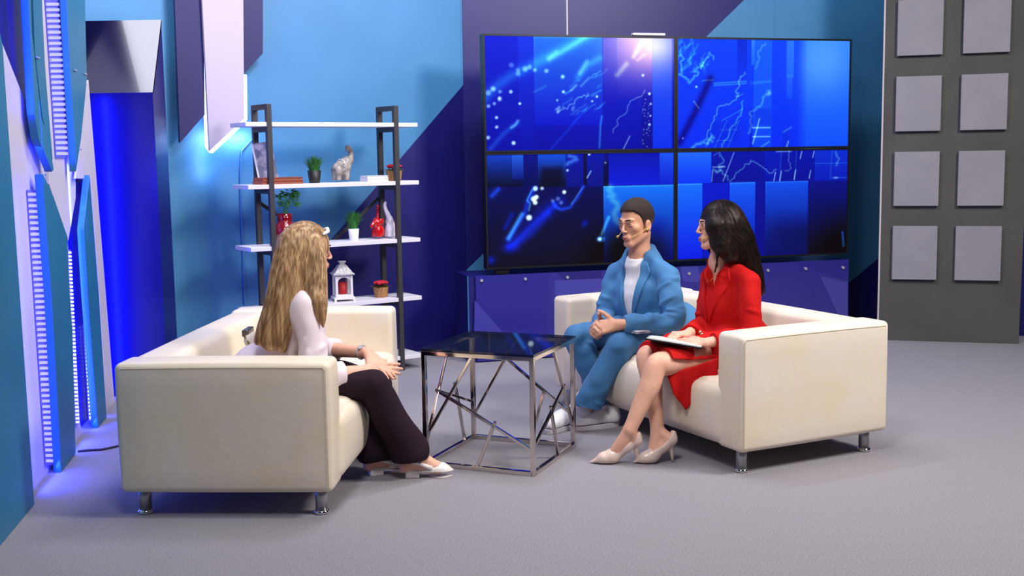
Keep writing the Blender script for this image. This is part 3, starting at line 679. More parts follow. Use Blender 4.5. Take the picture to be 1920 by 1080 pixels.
def pic_br():
    s = Screen((3, 20, 190), (6, 8, 100))
    s.rect(0, 192, 0, 174, (30, 106, 255), (4, 50, 248), 1); s.rect(192, 1000, 0, 174, (3, 16, 172), (3, 12, 150), 1); s.rect(500, 600, 0, 174, (4, 28, 196), (3, 18, 176), .7); s.rect(800, 1000, 0, 174, (8, 50, 220), (4, 30, 195), .8)
    s.rect(0, 1000, 174, 600, (4, 26, 205), (4, 14, 150), 1); s.rect(0, 142, 174, 600, (20, 112, 255), (4, 26, 230), 1, rim=.5); s.rect(142, 300, 174, 600, (4, 24, 205), (4, 18, 190), .9)
    s.rect(300, 448, 174, 600, (16, 92, 250), (4, 16, 175), 1, rim=.5); s.rect(448, 508, 174, 600, (3, 12, 160), (4, 8, 130), 1); s.rect(508, 762, 174, 600, (14, 78, 238), (4, 8, 100), 1, rim=.4); s.rect(762, 1000, 174, 600, (6, 14, 140), (9, 5, 36), 1, 3)
    s.rect(480, 1000, 330, 600, (4, 10, 120), (9, 5, 46), .65, 120); s.blob(980, 560, 190, 200, (-4, -8, -80), .9); s.line([(985, 560), (977, 480)], 7, (20, 70, 180), .9)
    s.line([(300, 168), (330, 130), (370, 100), (420, 50), (460, 70), (500, 100), (530, 125), (570, 105)], 3.4, (80, 120, 50), .8, 5, 4)
    s.line([(645, 0), (640, 50), (660, 100), (620, 115)], 3.4, (80, 110, 40), .7, 4, 4); s.line([(322, 5), (260, 165)], 3.2, WH, .7); s.line([(240, 5), (260, 60), (240, 100), (290, 160)], 5, (70, 120, 50), .7, 8, 5); s.line([(205, 20), (230, 5)], 4, (70, 110, 40), .6)
    s.line([(200, 85), (270, 85)], 4, WH, .6); s.line([(200, 100), (195, 165)], 3.6, WH, .6); s.blob(225, 108, 20, 9, (50, 90, 40), .8); s.line([(205, 95), (225, 118), (250, 100)], 4, (60, 110, 40), .7)
    for (x, y0, y1) in ((560, 120, 170), (595, 115, 170), (680, 110, 165), (770, 115, 160), (715, 5, 45), (790, 5, 40)): s.line([(x + 6, y0), (x - 3, y1)], 3.2, WH, .85)
    for (x, y0, y1) in ((905, 0, 165), (600, 0, 172), (690, 0, 172)): s.line([(x, y0), (x - 10, y1)], 2.5, (30, 70, 30), .7)
    s.line([(800, 75), (1000, 75)], 2.5, (30, 70, 30), .7); s.line([(900, 160), (1000, 160)], 2.5, (40, 80, 30), .7); s.line([(925, 10), (945, 60), (930, 90)], 6, (60, 100, 30), .65, 6, 5); s.blob(930, 160, 14, 6, WH, .6); s.line([(570, 3), (660, 3)], 4, WH, .6)
    return s.a
M_scr = bpy.data.materials.new('lit_screen'); M_scr.use_nodes = True
_b = M_scr.node_tree.nodes['Principled BSDF']; _va = M_scr.node_tree.nodes.new('ShaderNodeVertexColor'); _va.layer_name = 'picture'
_b.inputs['Base Color'].default_value = (.004, .004, .006, 1); _b.inputs['Roughness'].default_value = .25; _b.inputs['Specular IOR Level'].default_value = .06
M_scr.node_tree.links.new(_va.outputs[0], _b.inputs['Emission Color']); _b.inputs['Emission Strength'].default_value = 1.0
bz = .014; hw, hh = TVW / 2, TVH / 2
for (nm, cx, cz, fn) in (('upper left', 0, 1, pic_tl), ('upper right', 1, 1, pic_tr), ('lower left', 0, 0, pic_bl), ('lower right', 1, 0, pic_br)):
    u0, z0 = cx * hw, TVZ + cz * hh; g = .0015
    scr = thing('display', '%s display of the four panel video wall, blue abstract picture' % nm, 'screen', tuple(TV.w(u0 + hw / 2, z0)), 'video wall displays')
    mb = MB(); u1, z1 = u0 + hw - g, z0 + hh - g; u0 += g; z0 += g
    TV.slab(mb, [(u0, z0), (u1, z0), (u1, z1), (u0, z1)], -.012, .08)
    for r_ in ([(u0, z0), (u1, z0), (u1, z0 + bz), (u0, z0 + bz)], [(u0, z1 - bz), (u1, z1 - bz), (u1, z1), (u0, z1)], [(u0, z0 + bz), (u0 + bz, z0 + bz), (u0 + bz, z1 - bz), (u0, z1 - bz)], [(u1 - bz, z0 + bz), (u1, z0 + bz), (u1, z1 - bz), (u1 - bz, z1 - bz)]): TV.slab(mb, r_, 0, .012)
    mb.build('casing', M_black, scr)
    U, Z = np.meshgrid(np.linspace(u0 + bz, u1 - bz, NX), np.linspace(z1 - bz, z0 + bz, NY))
    V = TV.P + U[..., None] * TV.d + Z[..., None] * A(0, 0, 1) + TV.n * (-.008)
    i = np.arange(NX * NY).reshape(NY, NX); Q = np.stack([i[1:, :-1], i[1:, 1:], i[:-1, 1:], i[:-1, :-1]], -1).reshape(-1, 4)
    o = np_mesh('screen', V.reshape(-1, 3), Q, M_scr, None, False, scr); o['label'] = 'lit blue screen'
    c = np.clip(fn(), 0, 255) / 255; c = np.where(c <= .04045, c / 12.92, ((c + .055) / 1.055) ** 2.4).reshape(-1, 3)
    at = o.data.color_attributes.new('picture', 'FLOAT_COLOR', 'POINT'); at.data.foreach_set('color', np.c_[c, np.ones(len(c))].astype(np.float32).ravel())
u, _ = TV.uv(1186, 66); u2, _ = TV.uv(1246, 66); mb = MB(); mb.rbox((0, -.02, 0), (u2 - u, .03, .018), .006, 6, ax=[TV.d, -TV.n, A(0, 0, 1)], o=TV.w(u, TVZ + TVH + .002)); 
tag(mb.build('glare_bar', M_paper, None, TV.w((u + u2) / 2, TVZ + TVH)), 'small white bar for a glare on the top edge of the video wall', 'glare')  # white bar modelled in place of a glare on the display edge
# pedestal under the video wall
pb = TV.uv(891, 512, .02); pe = TV.uv(1590, 491, .02)
zp = (pb[1] + pe[1]) / 2
ped = thing('pedestal', 'long purple pedestal with screwed clear front under the video wall', 'pedestal', tuple(TV.w(1.5, 0)))
mb = MB(); TV.slab(mb, [(pb[0] - .05, 0), (pe[0] + .01, 0), (pe[0] + .01, zp - .004), (pb[0] - .05, zp - .004)], 0.01, .42); mb.build('body', M_navy, ped)
mb = MB(); TV.slab(mb, [(pb[0] - .058, 0), (pb[0] - .05, 0), (pb[0] - .05, zp), (pb[0] - .058, zp)], .012, .01); mb.build('edge_strip', M_teal, ped)
mb = MB(); TV.slab(mb, [(pb[0], .01), (pe[0], .01), (pe[0], zp), (pb[0], zp)], .03, .008, 0)
def pfac(pxs, m): mb.add([TV.w(*TV.uv(x, y, .0312), .0312) for x, y in pxs], [tuple(range(len(pxs)))], m)
pfac([(890, 563), (945, 625), (965, 660), (888, 670)], 1)
pfac([(1040, 526), (1128, 522), (1128, 620), (1040, 640)], 1); pfac([(1044, 512), (1128, 508), (1128, 521), (1060, 524)], 2); pfac([(1275, 500), (1308, 499), (1316, 530), (1282, 528)], 1)
pfac([(1310, 528), (1330, 500), (1420, 497), (1420, 570), (1330, 560)], 2); pfac([(1420, 497), (1450, 496), (1446, 590), (1420, 590)], 0)
pfac([(1537, 516), (1590, 528), (1590, 600), (1575, 600)], 1)
mb.build('clear_front', [M_acryl, M_acryl2, M_acryl3], ped, fix=False)
mb = MB(); q = [TV.w(*TV.uv(x, y, .033), .033) for x, y in ((1520, 572), (1537, 516), (1590, 528))]
mb.tube(q[:2], .002, 5); mb.tube(q[1:], .002, 5); mb.sphere(q[1], .008, 8, 5); mb.build('printed_line', M_acryl2, ped)
for x, y in ((903, 526), (985, 523), (1064, 520), (1292, 513), (1440, 507), (1511, 504), (1581, 502)):
    mb = MB(); c = TV.w(*TV.uv(x, y, .036), .036); mb.tube([c - TV.n * .006, c + TV.n * .006], .011, 10); mb.build('screw', M_silver, ped)
mb = MB(); u, z = TV.uv(945, 505, .02); TV.slab(mb, [(u - .05, zp + .001), (u + .05, zp + .001), (u + .05, TVZ), (u - .05, TVZ)], -.02, .05)
mb.build('mount_foot', M_black, ped)

# ------------------------------------------------------------------ sofas
SL, SD, SH, SG = 1.81, .914, .664, .112
def make_sofa(label):
    t = thing('sofa', label, 'sofa', (0, 0, 0), 'cream leather sofas')     # front is +x (x=0), back at x=-SD, near arm at y 0
    aw = .19; bw = .20
    for y0 in (0, SL - aw):
        mb = MB(); mb.rbox((-SD, y0, SG), (-.005, y0 + aw, SH), .027, 12, (.006, .0, .008)); a = mb.build('armrest', M_leather, t, smooth=True)
        mb = MB()
        yo = y0 + (.022 if y0 == 0 else aw - .022)
        for ys in ((y0, -1 if y0 == 0 else 1),):
            e = .012
            yy = y0 + (e if ys[1] < 0 else aw - e)
            yy = y0 - .0005 if ys[1] < 0 else y0 + aw + .0005
            mb.tube([(-.022, yy, SG + .012), (-.022, yy, SG + .3), (-.022, yy, SH - .034), (-.032, yy, SH - .022), (-.3, yy, SH - .019), (-.6, yy, SH - .019), (-SD + .03, yy, SH - .022)], .0011, 6)
        mb.build('piping', M_piping, a)
    mb = MB(); mb.rbox((-SD + .003, aw - .02, SG), (-SD + bw, SL - aw + .02, SH - .004), .04, 12, (.012, 0, .004)); mb.build('backrest', M_leather, t, smooth=True)
    mb = MB(); mb.rbox((-SD + bw - .03, aw - .07, SG + .003), (.008, SL - aw + .07, .425), .06, 16, (.036, 0, .022)); mb.build('seat', M_leather, t, smooth=True)
    for x in (-.075, -SD + .075):
        for y in (.085, SL - .085):
            mb = MB(); mb.lathe([(.026, .0), (.026, SG + .01)], (x, y, .012), 20); l = mb.build('leg', M_alu, t, smooth=True); l['label'] = 'round metal leg'
            mb = MB(); mb.lathe([(.028, 0), (.034, .004), (.034, .012), (.027, .018)], (x, y, 0), 20); mb.build('foot_cap', M_foot, l, smooth=True)
    return t
LX, LY, LWY = -.7543, 4.5585, -.0533
RX, RY, RWY = 1.0434, 5.0705, .4605
sofa = make_sofa('cream leather two seat sofa on the left, seen from its arm, blonde woman on it')
sofa2 = copy_tree(sofa); sofa2['label'] = 'cream leather two seat sofa on the right, under the man and the woman in red'
sofa.location = (LX, LY, 0); sofa.rotation_euler = (0, 0, LWY)
sofa2.location = (RX - math.sin(RWY) * SL, RY + math.cos(RWY) * SL, 0); sofa2.rotation_euler = (0, 0, RWY + math.pi)

# ------------------------------------------------------------------ coffee table
TX, TY, TA, TS, TH = -.4472, 5.3649, -.3941, .586, .582
ct = thing('coffee_table', 'square chrome coffee table with slanted bars and a smoked glass top', 'table', (TX, TY, 0))
tc_, ts_ = math.cos(TA), math.sin(TA)
def TP(a, b, z): return A(TX + tc_ * a - ts_ * b, TY + ts_ * a + tc_ * b, z)
b_ = .022; S_ = TS - b_ / 2; s0 = b_ / 2; zt_ = TH - .012 - b_ / 2; zb_ = b_ / 2
mb = MB()
cs = [(s0, s0), (S_, s0), (S_, S_), (s0, S_)]
for i in range(4):
    p, q = cs[i], cs[(i + 1) % 4]
    mb.bar(TP(*p, 0), TP(*p, TH - .012), b_, b_, nrm(TP(1, 0, 0) - TP(0, 0, 0)))
    for z in (zt_, zb_): mb.bar(TP(*p, z), TP(*q, z), b_)
mb.build('frame', M_chrome, ct, bevel=.002)
def brace(face, p, q):
    """p, q: (position along the side 0..1, height 0..1) on one of the four sides"""
    a, b = cs[face], cs[(face + 1) % 4]
    def w_(s): return TP(a[0] + (b[0] - a[0]) * s[0], a[1] + (b[1] - a[1]) * s[0], zb_ + (zt_ - zb_) * s[1])
    n = nrm(np.cross(TP(*b, 0) - TP(*a, 0), (0, 0, 1)))
    m = MB(); m.bar(w_(p), w_(q), .014, .014, n); m.build('brace', M_chrome, ct, bevel=.0015)
# front side (left corner -> near corner)
brace(0, (.04, .30), (.46, 1)); brace(0, (.14, .66), (1, .20)); brace(0, (.66, .43), (.48, 0))
# right side (near corner -> right corner)
brace(1, (.0, .22), (.78, .62)); brace(1, (.50, 1), (1, .17)); brace(1, (.42, .50), (.60, 0))
# back side (right corner -> far corner)
brace(2, (.55, 1), (1, .20)); brace(2, (.66, .80), (.05, .32)); brace(2, (.28, .50), (.42, 0))
# left side (far corner -> left corner)
brace(3, (.50, 1), (.98, .20)); brace(3, (.20, 0), (.40, .62)); brace(3, (.78, .62), (.05, .36))
mb = MB(); q = [TP(-.002, -.002, TH - .011), TP(TS + .002, -.002, TH - .011), TP(TS + .002, TS + .002, TH - .011), TP(-.002, TS + .002, TH - .011)]
mb.prism([p + A(0, 0, .010) for p in q], q); g_ = mb.build('glass_top', M_glass, ct); g_['label'] = 'dark smoked glass top'

# ------------------------------------------------------------------ shelving unit
SHX, SHY, SHA, SHL, SHD = -1.686, 7.256, .594, 1.259, .272
def SP(a, b, z): return A(SHX + math.cos(SHA) * a - math.sin(SHA) * b, SHY + math.sin(SHA) * a + math.cos(SHA) * b, z)
sax = [SP(1, 0, 0) - SP(0, 0, 0), SP(0, 1, 0) - SP(0, 0, 0), A(0, 0, 1)]; so = SP(0, 0, 0)
su = thing('shelving_unit', 'open shelving unit with dark metal frames and five white shelves', 'shelf', tuple(SP(SHL / 2, SHD / 2, 0)))
SZ = [1.744, 1.341, .937, .522, .104]                         # tops of the shelves
ztop = pt(742, 198, SP(SHL - .17, 0, 0)[1])[2]
pw = .034
for a0 in (.16, SHL - .17):
    mb = MB()
    for b0 in (-.002, SHD - pw):
        mb.box((a0 - pw / 2, b0, 0), (a0 + pw / 2, b0 + pw, ztop), 0, sax, so)
    for z in [ztop - .034] + [q - .062 for q in SZ]:
        mb.box((a0 - pw / 2, pw - .002, z), (a0 + pw / 2, SHD - pw, z + .034), 0, sax, so)
    mb.build('side_frame', M_steel, su, bevel=.002)
for z in SZ:
    mb = MB(); mb.box((0, .004, z - .028), (SHL, SHD + .012, z), 0, sax, so); mb.build('shelf_board', M_shelf, su, bevel=.002)
for (a0, z0, a1, z1) in ((.17, SZ[1] - .12, .60, SZ[2] - .02), (SHL - .18, SZ[1] - .12, .66, SZ[2] - .05), (SHL - .2, SZ[2] - .3, .55, SZ[2] - .32)):
    if z1 < SZ[2] - .2: continue
    mb = MB(); mb.bar(SP(a0, SHD, z0), SP(a1, SHD, z1), .022, .012, sax[1]); mb.build('brace', M_steel, su)
# ------------------------------------------------------------------ things on the shelves
def sit(px, lev, b=.14):
    q = on_plane(px, 400, SP(0, b, 0), sax[1]); a = float((q - so) @ sax[0]); return SP(a, b, SZ[lev])
def blades(mb, c, n, r, h, spread, w_=.004, seed=1, curve=.5, m=0):
    R_ = random.Random(seed)
    for i in range(n):
        a = R_.uniform(0, 6.283); rr = r * math.sqrt(R_.random()); hh = h * R_.uniform(.6, 1.05); sp = spread * (.25 + rr / r) * R_.uniform(.5, 1.2)
        d = A(math.cos(a), math.sin(a), 0); s_ = A(-d[1], d[0], 0); V = []
        for k in range(5):
            t = k / 4; p = c + d * (rr + sp * t ** 2) + A(0, 0, hh * (t - curve * .35 * t ** 3 * sp / spread)); wd = w_ * (1 - t) ** .7 + .0003
            V += [p - s_ * wd, p + s_ * wd, p + d * wd * .4]
        Fs = []
        for k in range(4):
            for (x, y) in ((0, 1), (1, 2), (2, 0)): Fs.append((k * 3 + x, k * 3 + y, k * 3 + 3 + y, k * 3 + 3 + x))
        mb.add(V, Fs, m)
def leaves(mb, c, n, rx, rz, size, seed, m=0):
    R_ = random.Random(seed)
    for i in range(n):
        a = R_.uniform(0, 6.283); e = R_.uniform(-.5, 1.3); rr = R_.uniform(.5, 1)
        p = c + A(math.cos(a) * math.cos(e) * rx * rr, math.sin(a) * math.cos(e) * rx * rr, math.sin(e) * rz * rr)
        d = nrm(A(math.cos(a), math.sin(a), R_.uniform(-.3, .6))); s_ = nrm(np.cross(d, A(0, 0, 1) + .3 * A(R_.random(), R_.random(), 0))); u = np.cross(s_, d)
        L = size * R_.uniform(.7, 1.2)
        top = [p, p + d * L * .35 + s_ * L * .3 + u * .002, p + d * L, p + d * L * .35 - s_ * L * .3 + u * .002]
        mid = p + d * L * .45 - u * L * .08
        mb.add(top + [mid, mid - u * .002], [(0, 1, 4), (1, 2, 4), (2, 3, 4), (3, 0, 4), (1, 0, 5), (2, 1, 5), (3, 2, 5), (0, 3, 5)], m)
def pot_plant(c, r0, r1, hp, mpot, label, green, hg, spread, n, cat='plant', seed=3):
    t = thing('potted_grass', label, cat, tuple(c), None)
    MB().lathe([(r0 * .96, 0), (r0, .004), (r1, hp), (r1 * .88, hp), (r1 * .84, hp - .012), (.001, hp - .014)], c, 28).build('pot', mpot, t, smooth=True)
    mb = MB(); blades(mb, c + A(0, 0, hp - .014), n, r1 * .7, hg, spread, seed=seed); mb.build('grass', green, t, fix=False)
    return t
def basket(c, r, label):
    t = thing('flower_basket', label, 'plant', tuple(c), None)
    MB().lathe([(r * .78, 0), (r * .8, .004), (r * .95, .055), (r, .07), (r * .94, .072), (r * .85, .06), (.001, .058)], c, 48, rib=.03, nrib=24).build('pot', M_wicker, t, smooth=True)
    mb = MB(); blades(mb, c + A(0, 0, .058), 160, r * .9, .035, r * .6, seed=5); mb.build('moss', mat('moss', lin(110, 100, 40), .8), t, fix=False)
    R_ = random.Random(4)
    for i in range(16):
        a = i * 2.4; rr = r * .8 * math.sqrt((i + .5) / 16); q = c + A(math.cos(a) * rr, math.sin(a) * rr, .108 - rr * rr * 5)
        mb = MB(); mb.sphere(q, .013, 8, 6, 0, (1, 1, .8))
        for k in range(6):
            b = k * 1.05; mb.sphere(q + A(math.cos(b) * .010, math.sin(b) * .010, .003), .008, 6, 5)
        mb.build('flower', M_redpetal, t, fix=False, smooth=True)
    return t
# second board from the top
def book(c, L, W, H, yaw, cover, name, label, cat='book', spine_out=True):
    t = thing(name, label, cat, tuple(c))
    ax = [A(math.cos(yaw), math.sin(yaw), 0), A(-math.sin(yaw), math.cos(yaw), 0), A(0, 0, 1)]
    mb = MB(); mb.box((-L / 2, -W / 2, 0), (L / 2, W / 2, .003), 0, ax, c).box((-L / 2, -W / 2, H - .003), (L / 2, W / 2, H), 0, ax, c).box((-L / 2, -W / 2, .003), (-L / 2 + .004, W / 2, H - .003), 0, ax, c); mb.build('cover', cover, t)
    mb = MB(); mb.box((-L / 2 + .004, -W / 2 + .004, .003), (L / 2 - .004, W / 2 - .004, H - .003), 0, ax, c); mb.build('pages', M_paper if cover is not M_orange else mat('brown_pages', lin(150, 84, 60), .8), t)
    return t
c = sit(524, 1, .105); book(c, .29, .17, .022, SHA, M_orange, 'book', 'orange brown book lying at the bottom of the stack on the second shelf')
book(c + A(0, 0, .0225), .28, .165, .022, SHA + .03, M_orange, 'book', 'orange brown book lying on top of another beside the standing grey book')
c = sit(492, 1, .232)
t = thing('book', 'grey white book standing and leaning at the left end of the second shelf', 'book', tuple(c))
ln = .16; e1 = nrm(sax[0] * .92 - sax[1] * .4); e2 = nrm(A(0, 0, 1) - e1 * ln); e3 = nrm(np.cross(e1, e2)); e1 = np.cross(e2, e3); c = c + A(0, 0, .0)
mb = MB(); mb.box((0, 0, .004), (.12, .003, .27), 0, [e1, e3, e2], c).box((0, .026, .004), (.12, .029, .27), 0, [e1, e3, e2], c); mb.build('cover', M_greycover, t)
mb = MB(); mb.box((-.012, .0, .004), (.0, .029, .27), 0, [e1, e3, e2], c); mb.build('spine', M_paper, t)['label'] = 'white spine'
mb = MB(); mb.box((.001, .003, .008), (.116, .026, .266), 0, [e1, e3, e2], c); mb.build('pages', M_paper, t)
pot_plant(sit(592, 1), .036, .047, .085, M_potblack, 'short dark green grass plant in a black pot on the second shelf', M_leafD, .13, .06, 170)
c = sit(704, 1, .10); book(c, .165, .12, .024, SHA, M_paper, 'book', 'thick white book lying at the bottom of the white pair')
book(c + A(0, 0, .0245), .16, .118, .016, SHA - .04, M_paper, 'book', 'thin white book lying on top of the white pair beside the red flowers')
basket(sit(741, 1, .12), .058, 'red flowers in a wicker basket on the second shelf, behind the right post')
# third board
c = sit(533, 2, .15); t = thing('vase', 'dark red round vase holding a leafy green plant on the third shelf', 'vase', tuple(c))
mb = MB(); mb.lathe([(.045, 0), (.05, .005), (.078, .05), (.086, .085), (.075, .125), (.05, .15), (.048, .165), (.056, .205), (.05, .205), (.042, .17), (.001, .165)], c, 32); mb.build('body', mat('dark_red_glaze', lin(128, 12, 30), .15, coat=.6), t, smooth=True)
mb = MB(); leaves(mb, c + A(.03, 0, .28), 130, .072, .085, .040, 8)
for i in range(7): a = i * .9; mb.tube([c + A(0, 0, .17), c + A(.02 + .03 * math.cos(a), .03 * math.sin(a), .3)], .002, 5)
mb.build('foliage', M_leafB, t, fix=False)
pot_plant(sit(662, 2), .032, .038, .08, M_potwhite, 'fine green grass plant in a small white pot on the third shelf', M_leafD, .155, .055, 220, seed=9)
def elephant(c, f, s, m, label, sitting=False, cat='figurine', belt=None, res=.004, group=None):
    """standing elephant figurine with a raised trunk; f = facing direction"""
    f = nrm(f); l = np.cross(A(0, 0, 1), f); P = lambda a, b, z: c + f * a * s + l * b * s + A(0, 0, z * s)
    S = SDF(c - A(.2, .2, .02) * 1.0, c + A(.2, .2, .42), res); k = .014 * s * 4
    M = np.array([f, l, A(0, 0, 1)]).T
    if not sitting:
        S.ell(P(0, 0, .105), (.068 * s, .042 * s, .05 * s), M, k); 
        for a in (-.04, .042):
            for b in (-.024, .024): S.cone(P(a, b, .015), P(a, b, .09), .018 * s, .022 * s, k * .5)
        S.ell(P(.062, 0, .15), (.036 * s, .034 * s, .042 * s), M, k)
        S.chain([P(.085, 0, .145), P(.108, 0, .165), P(.112, 0, .205), P(.10, 0, .245), P(.078, 0, .255), P(.07, 0, .238)], [.019 * s, .016 * s, .013 * s, .011 * s, .010 * s, .009 * s], k * .5)
        for b in (-.035, .035): S.ell(P(.05, b, .145), (.022 * s, .008 * s, .03 * s), M, k * .4)
    else:
        S.cone(P(0, 0, .03), P(0, 0, .10), .044 * s, .034 * s, k); S.ell(P(.012, 0, .145), (.032 * s, .03 * s, .036 * s), M, k)
        for b in (-.026, .026):
            S.cone(P(.02, b, .015), P(.035, b * .8, .06), .018 * s, .014 * s, k * .4); S.ell(P(.0, b * 1.35, .148), (.018 * s, .008 * s, .026 * s), M, k * .4)
        S.chain([P(.035, 0, .145), P(.055, 0, .165), P(.05, 0, .205), P(.035, 0, .235), P(.04, 0, .255)], [.015 * s, .012 * s, .010 * s, .009 * s, .008 * s], k * .5)
    S.carve(lambda X, Y, Z: c[2] - Z + 0 * X + 0 * Y - .0, c - A(.3, .3, .1), c + A(.3, .3, .01))
    o = S.build('elephant_figurine', m, None, c, 2); tag(o, label, cat, group)
    if belt:
        mb = MB(); q = P(0, 0, .115)
        for i in range(14):
            a = i / 14 * 6.283; mb.sphere(q + l * math.cos(a) * .044 * s + A(0, 0, math.sin(a) * .052 * s), .006, 6, 5)
        mb.build('beaded_belt', belt, o, fix=False, smooth=True)
    return o
elephant(sit(641, 1), sax[0] * .95 + sax[1] * .3, .93, M_stone, 'grey elephant figurine with raised curled trunk on the second shelf', belt=M_silver)
def pair_figure(c, f, m, label, tall):
    f = nrm(f); l = np.cross(A(0, 0, 1), f); M = np.array([f, l, A(0, 0, 1)]).T; P = lambda a, b, z: c + f * a + l * b + A(0, 0, z)
    S = SDF(c - A(.12, .12, .03), c + A(.12, .12, .3), .003)
    if tall:
        S.ell(P(-.008, 0, .05), (.038, .036, .062), M, .02); S.limb([P(-.010, 0, .08), P(-.004, 0, .125), P(.012, 0, .165), P(.030, 0, .205), P(.036, 0, .235), P(.030, 0, .252)], [.031, .024, .018, .0135, .012, .010], .02)
        for q in (-1, 1): S.cone(P(.016, q * .020, .008), P(.010, q * .018, .05), .015, .017, .012); S.ell(P(.002, q * .026, .118), (.016, .007, .022), M, .008)
    else:
        S.ell(P(-.006, 0, .05), (.040, .040, .060), M, .02); S.ell(P(.014, 0, .115), (.031, .030, .033), M, .022); S.limb([P(.040, 0, .112), P(.058, 0, .100), P(.064, 0, .085)], [.014, .011, .009], .01)
        S.limb([P(-.016, -.024, .12), P(-.034, -.034, .16), P(-.040, -.036, .20), P(-.038, -.034, .225)], [.016, .012, .011, .013], .02)
        for q in (-1, 1): S.cone(P(.022, q * .022, .010), P(.018, q * .020, .06), .016, .017, .012); S.ell(P(-.004, q * .034, .122), (.020, .008, .024), M, .008)
    S.carve(lambda X, Y, Z: c[2] - Z + 0 * X + 0 * Y, c - A(.3, .3, .1), c + A(.3, .3, .01))
    o = S.build('elephant_figurine', m, None, c, 2); tag(o, label, 'figurine'); return o
pair_figure(sit(708, 2, .14), -sax[0] * .95 - sax[1] * .3, M_red, 'glossy red sitting elephant figurine on the third shelf', False)
pair_figure(sit(730, 2, .12), -sax[0] * 1. - sax[1] * .1, M_potwhite, 'glossy white elephant figurine with raised trunk behind the red one', True)
# fourth board: lantern with a candle, flowers
c = sit(638, 3, .13); t = thing('lantern', 'white house-shaped lantern with arched windows on the fourth shelf', 'lantern', tuple(c))
ax = [A(math.cos(SHA - .25), math.sin(SHA - .25), 0), A(-math.sin(SHA - .25), math.cos(SHA - .25), 0), A(0, 0, 1)]
B = lambda mb, lo, hi: mb.box(lo, hi, 0, ax, c)
mb = MB(); B(mb, (-.072, -.072, .014), (.072, .072, .03)); B(mb, (-.062, -.062, .03), (.062, .062, .046))
for sx in (-1, 1):
    for sy in (-1, 1): B(mb, (sx * .066 - .008, sy * .066 - .008, 0), (sx * .066 + .008, sy * .066 + .008, .015))
mb.build('base', M_lantern, t, bevel=.002)
mb = MB()
for sx in (-1, 1):
    for sy in (-1, 1): B(mb, (sx * .052 - .008, sy * .052 - .008, .046), (sx * .052 + .008, sy * .052 + .008, .175))
for k in range(4):
    r_ = Matrix.Rotation(k * math.pi / 2, 3, 'Z'); rr = np.array(r_) ; pts2 = []
    arc = [(-.044, .135), (-.036, .152), (-.018, .163), (0, .166), (.018, .163), (.036, .152), (.044, .135)]
    for y in (.046, .054):
        pts2.append([c + (rr @ A(x, -y, 0))[0] * ax[0] + (rr @ A(x, -y, 0))[1] * ax[1] + A(0, 0, z) for x, z in arc + [(.05, .178), (-.05, .178)]])
    mb.prism(pts2[0], pts2[1])
B(mb, (-.058, -.058, .172), (.058, .058, .182)); mb.build('window_frame', M_lantern, t)
for k in range(4):
    rr = np.array(Matrix.Rotation(k * math.pi / 2, 3, 'Z')); mb = MB(); V = []
    for y in (.049, .0505):
        for x, z in ((-.045, .046), (.045, .046), (.045, .165), (-.045, .165)): q = rr @ A(x, -y, 0); V.append(c + q[0] * ax[0] + q[1] * ax[1] + A(0, 0, z))
    mb.prism(V[:4], V[4:]); mb.build('pane', M_clear, t)
mb = MB(); V = []
for h_, z in ((.072, .182), (.074, .19), (.062, .198), (.028, .245), (.026, .25)): V.append([c + x * h_ * ax[0] + y * h_ * ax[1] + A(0, 0, z) for x, y in ((-1, -1), (1, -1), (1, 1), (-1, 1))])
mb.add(sum(V, []), [(4 * i + k, 4 * i + (k + 1) % 4, 4 * i + 4 + (k + 1) % 4, 4 * i + 4 + k) for i in range(4) for k in range(4)] + [(0, 3, 2, 1), (16, 17, 18, 19)])
B(mb, (-.018, -.018, .25), (.018, .018, .268)); B(mb, (-.024, -.024, .268), (.024, .024, .276)); mb.build('roof', M_lroof, t)
mb = MB(); mb.lathe([(.028, 0), (.03, .003), (.03, .082), (.022, .08), (.001, .079)], c + A(0, 0, .047), 20); mb.tube([c + A(0, 0, .125), c + A(0, 0, .138)], .0015, 5)
tag(mb.build('candle', mat('red_wax', lin(190, 24, 34), .5), None, c + A(0, 0, .047), smooth=True), 'red pillar candle standing inside the white lantern', 'candle')
basket(sit(710, 3, .13), .054, 'red flowers in a wicker basket on the fourth shelf, right of the lantern')

# cables
M_cable = mat('dark_cable', lin(20, 20, 40), .6); M_cablel = mat('pale_blue_cable', lin(70, 130, 200), .5)
mb = MB(); mb.tube([BW.w(*BW.uv(x, y, .012), .012) for x, y in ((478, 255), (466, 268), (453, 283), (451, 330), (453, 400), (456, 480), (459, 570))], .007, 6)
tag(mb.build('wall_cable', M_cablel, None, BW.w(*BW.uv(455, 420, .0), 0)), 'pale blue cable running down the wall left of the shelving unit', 'cable')
mb = MB(); mb.tube([pz(x, y, .006) for x, y in ((146, 846), (168, 844), (190, 843), (214, 838), (240, 832))], .006, 6)
tag(mb.build('floor_cable', M_cable, None, pz(180, 843)), 'dark thin cable lying on the floor behind the left sofa', 'cable')
